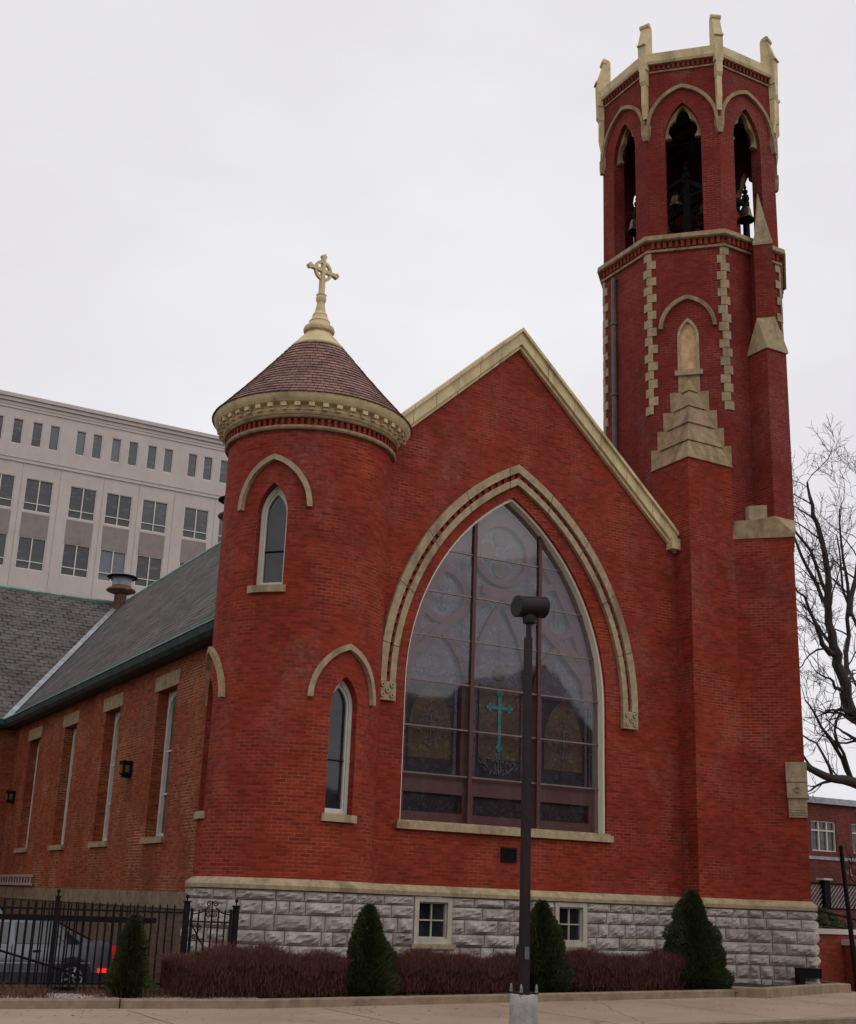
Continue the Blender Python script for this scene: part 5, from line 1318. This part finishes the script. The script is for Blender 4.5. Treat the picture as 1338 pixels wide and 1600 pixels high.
# far brick building
fb = thing('brick_building', (52, 25, 1.9), 'dim red brick building with white framed windows far right', 'building')
BY = 25; BF = plane((0, BY), (0, -1))
fw_ = [(48.38, 50.05, 4.85, 6.32), (51.2, 52.87, 4.85, 6.32), (45.4, 47.1, 4.85, 6.32), (54.0, 55.7, 4.85, 6.32)]
mb = MB(); plate(mb, BF, rect(43, 62, 1.0, 7.15), [rect(*w) for w in fw_], 0, -.4); mb.box(43, 62, BY + .4, BY + 12, 1, 7.1); mb.build('wall', MT['brick_far'], fb, False, fb)
mb = MB(); fbox(mb, BF, 42.8, 62.2, 7.15, 7.45, -12, .2); fbox(mb, BF, 43, 62, 4.45, 4.6, -.1, .06); mb.build('parapet_coping', MT['lead'], fb, False, fb)
for (x0, x1, z0, z1) in fw_:
    mb = MB(); band(mb, BF, rect(x0 + .06, x1 - .06, z0 + .06, z1 - .06), rect(x0 + .005, x1 - .005, z0 + .005, z1 - .005), -.2, -.05, True); w3 = (x1 - x0) / 3
    for k_ in (1, 2): fbox(mb, BF, x0 + w3 * k_ - .035, x0 + w3 * k_ + .035, z0 + .06, z1 - .06, -.19, -.06)
    fbox(mb, BF, x0 + .06, x1 - .06, z1 - .5, z1 - .43, -.19, -.065); w = mb.build('window', MT['white'], fb, False, fb)
    mb = MB(); plate(mb, BF, rect(x0 + .03, x1 - .03, z0 + .03, z1 - .03), [], -.15, -.16, False); mb.build('pane', MT['glass_office'], w, False, fb)
mb = MB()
for (a, b_) in (((50.55, 3.82), (50.62, 4.05)), ((50.62, 4.05), (50.72, 3.84)), ((50.72, 3.84), (50.80, 4.06)), ((50.95, 4.06), (50.86, 3.8)), ((50.86, 3.8), (51.05, 3.76)), ((51.05, 3.76), (50.95, 3.92))):
    strip_ = [(a[0], BY - .01, a[1]), (b_[0], BY - .01, b_[1])]; mb.tube(strip_, .02, 4)
mb.build('painted_mark', MT['white'], fb, False, fb)

# houses across the street (behind the viewpoint, mirrored in the great window)
def across(x0, x1, y, top, roof, label, seed):
    t = thing('street_house', ((x0 + x1) / 2, y, -.3), label, 'house', 'houses across the street')
    f = plane((0, y), (0, 1)); rg = random.Random(seed)
    # facing +y: u runs toward -x
    ws = []; w = x1 - x0; nx = max(2, int(w / 2.4)); 
    for i in range(nx):
        for z in (1.0, 4.4, 7.8):
            if z + 1.8 < top - .4: c = -(x0 + w * (i + .5) / nx); ws.append((c - .5, c + .5, z, z + 1.7))
    out = [(-x1, -.3), (-x0, -.3), (-x0, top), (-x1, top)]
    if roof: out = [(-x1, -.3), (-x0, -.3), (-x0, top), (-(x0 + x1) / 2, roof), (-x1, top)]
    mb = MB(); plate(mb, f, out, [rect(*q_) for q_ in ws], 0, -10); mb.build('wall', MT['brick_far'], t, False, t)
    for q_ in ws:
        mb = MB(); band(mb, f, rect(q_[0] + .06, q_[1] - .06, q_[2] + .06, q_[3] - .06), rect(q_[0] + .005, q_[1] - .005, q_[2] + .005, q_[3] - .005), -.2, -.05, True); wo = mb.build('window', MT['white'], t, False, t)
        mb = MB(); plate(mb, f, rect(q_[0] + .03, q_[1] - .03, q_[2] + .03, q_[3] - .03), [], -.14, -.15, False); mb.build('pane', MT['glass_office'], wo, False, t)
    mb = MB(); k_ = .3
    if roof:
        m = (x0 + x1) / 2
        mb.add([(x0 - k_, y + .4, top - .25), (m, y + .4, roof + .1), (m, y - 10.3, roof + .1), (x0 - k_, y - 10.3, top - .25), (x1 + k_, y + .4, top - .25), (x1 + k_, y - 10.3, top - .25)], [(0, 1, 2, 3), (1, 4, 5, 2)])
    else: mb.box(x0 - .2, x1 + .2, y - 10.2, y + .35, top, top + .35)
    mb.build('roof', MT['slate_g'], t, False, t)
across(30.5, 41.5, -45, 13.4, None, 'flat roofed brick house across the street', 1)
across(42, 50.5, -45, 12.2, 16.6, 'steep gabled brick house across the street', 2)
across(51, 60, -46, 8.6, None, 'low flat roofed shop across the street', 3)
across(14, 29.5, -47, 9.5, None, 'long two storey brick building across the street', 4)

for i, (z, sag) in enumerate(((14.4, .5), (13.6, .6), (12.4, .7))):
    mb = MB(); mb.tube([(-12 + 84 * k_ / 20, -34, z - sag * 4 * (k_ / 20) * (1 - k_ / 20)) for k_ in range(21)], .016, 5)
    o = mb.build('overhead_wire', MT['iron']); tag(o, ('topmost', 'middle', 'lowest')[i] + ' overhead wire strung along the far side of the street', 'wire', 'overhead wires along the street')
pole0 = thing('wire_pole', (-12, -34, -.3), 'wooden utility pole carrying wires, west end across the street', 'utility pole', 'utility poles across the street')
mb = MB(); mb.tube([(0, 0, 0), (0, 0, 15.4)], [.17, .11], 10); mb.build('shaft', MT['bark'], pole0)
mb = MB(); mb.box(-.06, .06, -1.1, 1.1, 14.6, 14.75); mb.build('crossarm', MT['bark'], pole0)
pole1 = copy_tree(pole0); pole1.location = (72, -34, -.3); pole1['label'] = 'wooden utility pole carrying wires, east end across the street'

# ============================================================ BARE TREES
def grow(mb, p, d, L, r, depth, rg, up=.12, spread=.8, fine=.009):
    n = 3; pts = [p]; q_ = p.copy(); dd = d.copy()
    for i in range(n):
        dd = (dd + Vector((rg.uniform(-1, 1), rg.uniform(-1, 1), rg.uniform(-1, 1) + up)) * .32).normalized(); q_ = q_ + dd * L / n; pts.append(q_.copy())
    r1 = max(fine * .6, r * .62)
    mb.tube(pts, [r + (r1 - r) * i / n for i in range(n + 1)], 6 if r > .05 else 4 if r > .02 else 3, False)
    if depth == 0: return
    kids = rg.choice((2, 2, 3)) if depth > 1 else rg.choice((2, 3))
    for k_ in range(kids):
        i = n if k_ == 0 else rg.randint(1, n); a = dd.cross(Vector((rg.uniform(-1, 1), rg.uniform(-1, 1), rg.uniform(-1, 1)))).normalized()
        s_ = spread * (rg.uniform(.5, 1.1) if k_ else .35); nd = (dd * math.cos(s_) + a * math.sin(s_)).normalized()
        grow(mb, pts[i], nd, L * rg.uniform(.62, .85), max(fine, r1 * (1 if k_ == 0 else .72)), depth - 1, rg, up, spread, fine)
def limb(mb, pts, r0, r1, rg, every=.9, depth=4, L=1.6, side=1.0):
    P = [Vector(p) for p in pts]; n = len(P)
    # smooth by subdividing with jitter
    Q = []
    for a, b_ in zip(P, P[1:]):
        for k_ in range(3): Q.append(a.lerp(b_, k_ / 3) + Vector((rg.uniform(-1, 1), rg.uniform(-1, 1), rg.uniform(-1, 1))) * .06 * (k_ > 0))
    Q.append(P[-1]); m = len(Q)
    rad = [r0 + (r1 - r0) * (i / (m - 1)) ** .8 for i in range(m)]
    mb.tube(Q, rad, 10)
    acc = 0
    for i in range(1, m):
        acc += (Q[i] - Q[i - 1]).length
        if acc > every or i == m - 1:
            acc = 0; d = (Q[i] - Q[i - 1]).normalized(); a = d.cross(Vector((rg.uniform(-1, 1), rg.uniform(-1, 1), rg.uniform(-1, 1)))).normalized()
            s_ = rg.uniform(.5, 1.0); nd = (d * math.cos(s_) + a * math.sin(s_) + Vector((-.15, 0, .15))).normalized()
            grow(mb, Q[i], nd, L * rg.uniform(.7, 1.2), max(.02, rad[i] * .42), depth, rg)
rg = random.Random(17)
t = thing('bare_tree', (40.2, 12.3, 1.9), 'large leafless tree with thick twisted limbs right of the tower', 'tree')
mbt = MB(); mbt.tube([(40.2, 12.3, 1.6), (40.0, 12.2, 4.0), (39.9, 12.1, 6.0), (39.6, 12, 7.6)], [.6, .48, .42, .36], 14); mbt.build('trunk', MT['bark'], t, True, t)
mb = MB(); Y = 12
limb(mb, [(39.6, 12, 7.6), (38.4, Y, 8.5), (37.5, Y, 9.2), (37.15, Y, 10.6), (36.8, Y, 11.6), (36.65, Y, 12.9), (36.75, Y, 14.4), (36.3, Y, 16.4), (36.0, Y, 17.4), (35.9, Y, 18.0)], .33, .04, rg, .6, 4, 1.15)
limb(mb, [(36.8, Y, 11.3), (36.2, 11.8, 11.4), (35.6, 11.6, 12.0), (35.0, 11.5, 13.0), (34.4, 11.4, 13.4)], .13, .03, rg, .6, 4, 1.3)
limb(mb, [(36.7, Y, 13.0), (36.1, 12.4, 14.6), (35.4, 12.6, 16.2), (35.0, 12.7, 17.0)], .09, .03, rg, .6, 4, 1.3)
limb(mb, [(36.75, Y, 13.4), (35.9, 12, 15.2), (35.1, 12.1, 16.0), (34.6, 12, 16.8)], .08, .03, rg, .6, 4, 1.2)
limb(mb, [(37.3, Y, 10.2), (38.0, 12.3, 12.2), (38.0, 12.2, 14.2), (37.7, 12.1, 15.6), (37.6, 12, 17.2)], .11, .03, rg, .7, 4, 1.2)
limb(mb, [(38.0, 12.2, 13.0), (38.9, 12.4, 15.4), (39.2, 12.2, 16.8), (39.6, 12, 18)], .12, .03, rg, .8, 4, 1.3)
limb(mb, [(39.9, 12.1, 5.6), (38.6, Y, 6.2), (37.4, Y, 6.55), (36.4, Y, 6.6), (35.2, Y, 6.9), (34.2, Y, 7.3), (33.4, 12, 7.9)], .30, .05, rg, .7, 4, 1.4)
limb(mb, [(37.4, Y, 6.6), (36.8, 12.2, 7.8), (36.0, 12.3, 8.9), (35.4, 12.2, 9.4)], .10, .025, rg, .5, 4, 1.1)
limb(mb, [(37.2, Y, 10.0), (36.5, 11.7, 9.9), (36.0, 11.5, 10.2), (35.2, 11.4, 10.35)], .09, .025, rg, .5, 4, 1.1)
mb.build('crown', MT['bark'], t, False, t)
t = thing('bare_tree', (49.5, 19, 1.9), 'taller leafless tree farther right, behind the thick limbed one', 'tree')
mb = MB(); mb.tube([(49.5, 19, 1.6), (49.3, 19, 8)], [.35, .25], 10); mb.build('trunk', MT['bark'], t, True, t)
mb = MB(); rg = random.Random(23)
limb(mb, [(49.3, 19, 8), (48.4, 19, 12), (47.6, 19, 16), (47.2, 19, 20)], .25, .04, rg, 1.1, 4, 1.7)
limb(mb, [(48.9, 19, 9), (46.6, 19, 13.5), (45.4, 19.3, 16.5), (44.9, 19, 19)], .14, .03, rg, 1.1, 4, 1.5)
limb(mb, [(49.2, 19, 8), (46.8, 18.6, 10.5), (45.0, 18.4, 11.6), (43.8, 18, 13.2)], .12, .03, rg, 1.0, 4, 1.7)
mb.build('crown', MT['bark'], t, False, t)
t = thing('small_tree', (48.2, 22, 1.9), 'small multi stemmed bare tree in front of the far brick building', 'tree')
mb = MB(); rg = random.Random(5)
for i in range(7): grow(mb, Vector((48.6 + .08 * i, 22, 1.9)), Vector((rg.uniform(-.5, .5), rg.uniform(-.3, .3), 1)).normalized(), 1.3, .06, 4, rg, .3, .45, .012)
mb.build('stems', MT['bark'], t, False, t)

# ============================================================ LIGHT, SKY, CAMERA
w = bpy.data.worlds.new('World'); S.world = w; w.use_nodes = True; nt = w.node_tree
bg = nt.nodes['Background']; sky = nt.nodes.new('ShaderNodeTexSky'); sky.sky_type = 'NISHITA'; sky.sun_disc = False
SUN_EL, SUN_AZ = R(50), R(150)      # azimuth from +Y clockwise
sky.sun_elevation = SUN_EL; sky.sun_rotation = SUN_AZ; sky.dust_density = 4; sky.air_density = 1
hs = N(nt, 'ShaderNodeHueSaturation', Saturation=.15, Value=1.0); nt.links.new(sky.outputs[0], hs.inputs['Color'])
tc = nt.nodes.new('ShaderNodeTexCoord'); mp = nt.nodes.new('ShaderNodeMapping'); mp.inputs['Scale'].default_value = (1, 1, 2.2); nt.links.new(tc.outputs['Generated'], mp.inputs[0])
cn = N(nt, 'ShaderNodeTexNoise', Scale=1.5, Detail=7.0, Roughness=.55); nt.links.new(mp.outputs[0], cn.inputs['Vector'])
cloud = ramp(nt, cn.outputs['Fac'], [(.32, (7.7, 7.5, 8.05)), (.5, (8.5, 8.35, 8.75)), (.68, (9.3, 9.2, 9.5))])
bg.inputs['Strength'].default_value = .1
nt.links.new(mixc(nt, .92, hs.outputs[0], cloud), bg.inputs['Color'])
sd = bpy.data.lights.new('sun', 'SUN'); sd.energy = .6; sd.angle = R(70); sd.color = (1, .96, .9)
so = bpy.data.objects.new('sun', sd); COL.objects.link(so)
dv = Vector((math.sin(SUN_AZ) * math.cos(SUN_EL), math.cos(SUN_AZ) * math.cos(SUN_EL), math.sin(SUN_EL)))
so.rotation_euler = (-dv).to_track_quat('-Z', 'Y').to_euler(); so.location = (0, 0, 60)

yaw, pitch, roll = 0.50214102, 0.29666322, 0.03685886
f_ = Vector((math.sin(yaw) * math.cos(pitch), math.cos(yaw) * math.cos(pitch), math.sin(pitch))); r_ = Vector((math.cos(yaw), -math.sin(yaw), 0)); u_ = r_.cross(f_)
r2 = r_ * math.cos(roll) + u_ * math.sin(roll); u2 = -r_ * math.sin(roll) + u_ * math.cos(roll)
cd = bpy.data.cameras.new('camera'); cam = bpy.data.objects.new('camera', cd); COL.objects.link(cam)
cd.sensor_fit = 'VERTICAL'; cd.sensor_height = 36; cd.lens = 2004.889 / 1600 * 36; cd.clip_end = 3000; cd.clip_start = .1
cam.matrix_world = Matrix(((r2.x, u2.x, -f_.x, 0), (r2.y, u2.y, -f_.y, -22.6), (r2.z, u2.z, -f_.z, 1.65), (0, 0, 0, 1)))
S.camera = cam
S.view_settings.view_transform = 'Standard'; S.view_settings.look = 'None'; S.view_settings.exposure = 0; S.view_settings.gamma = 1
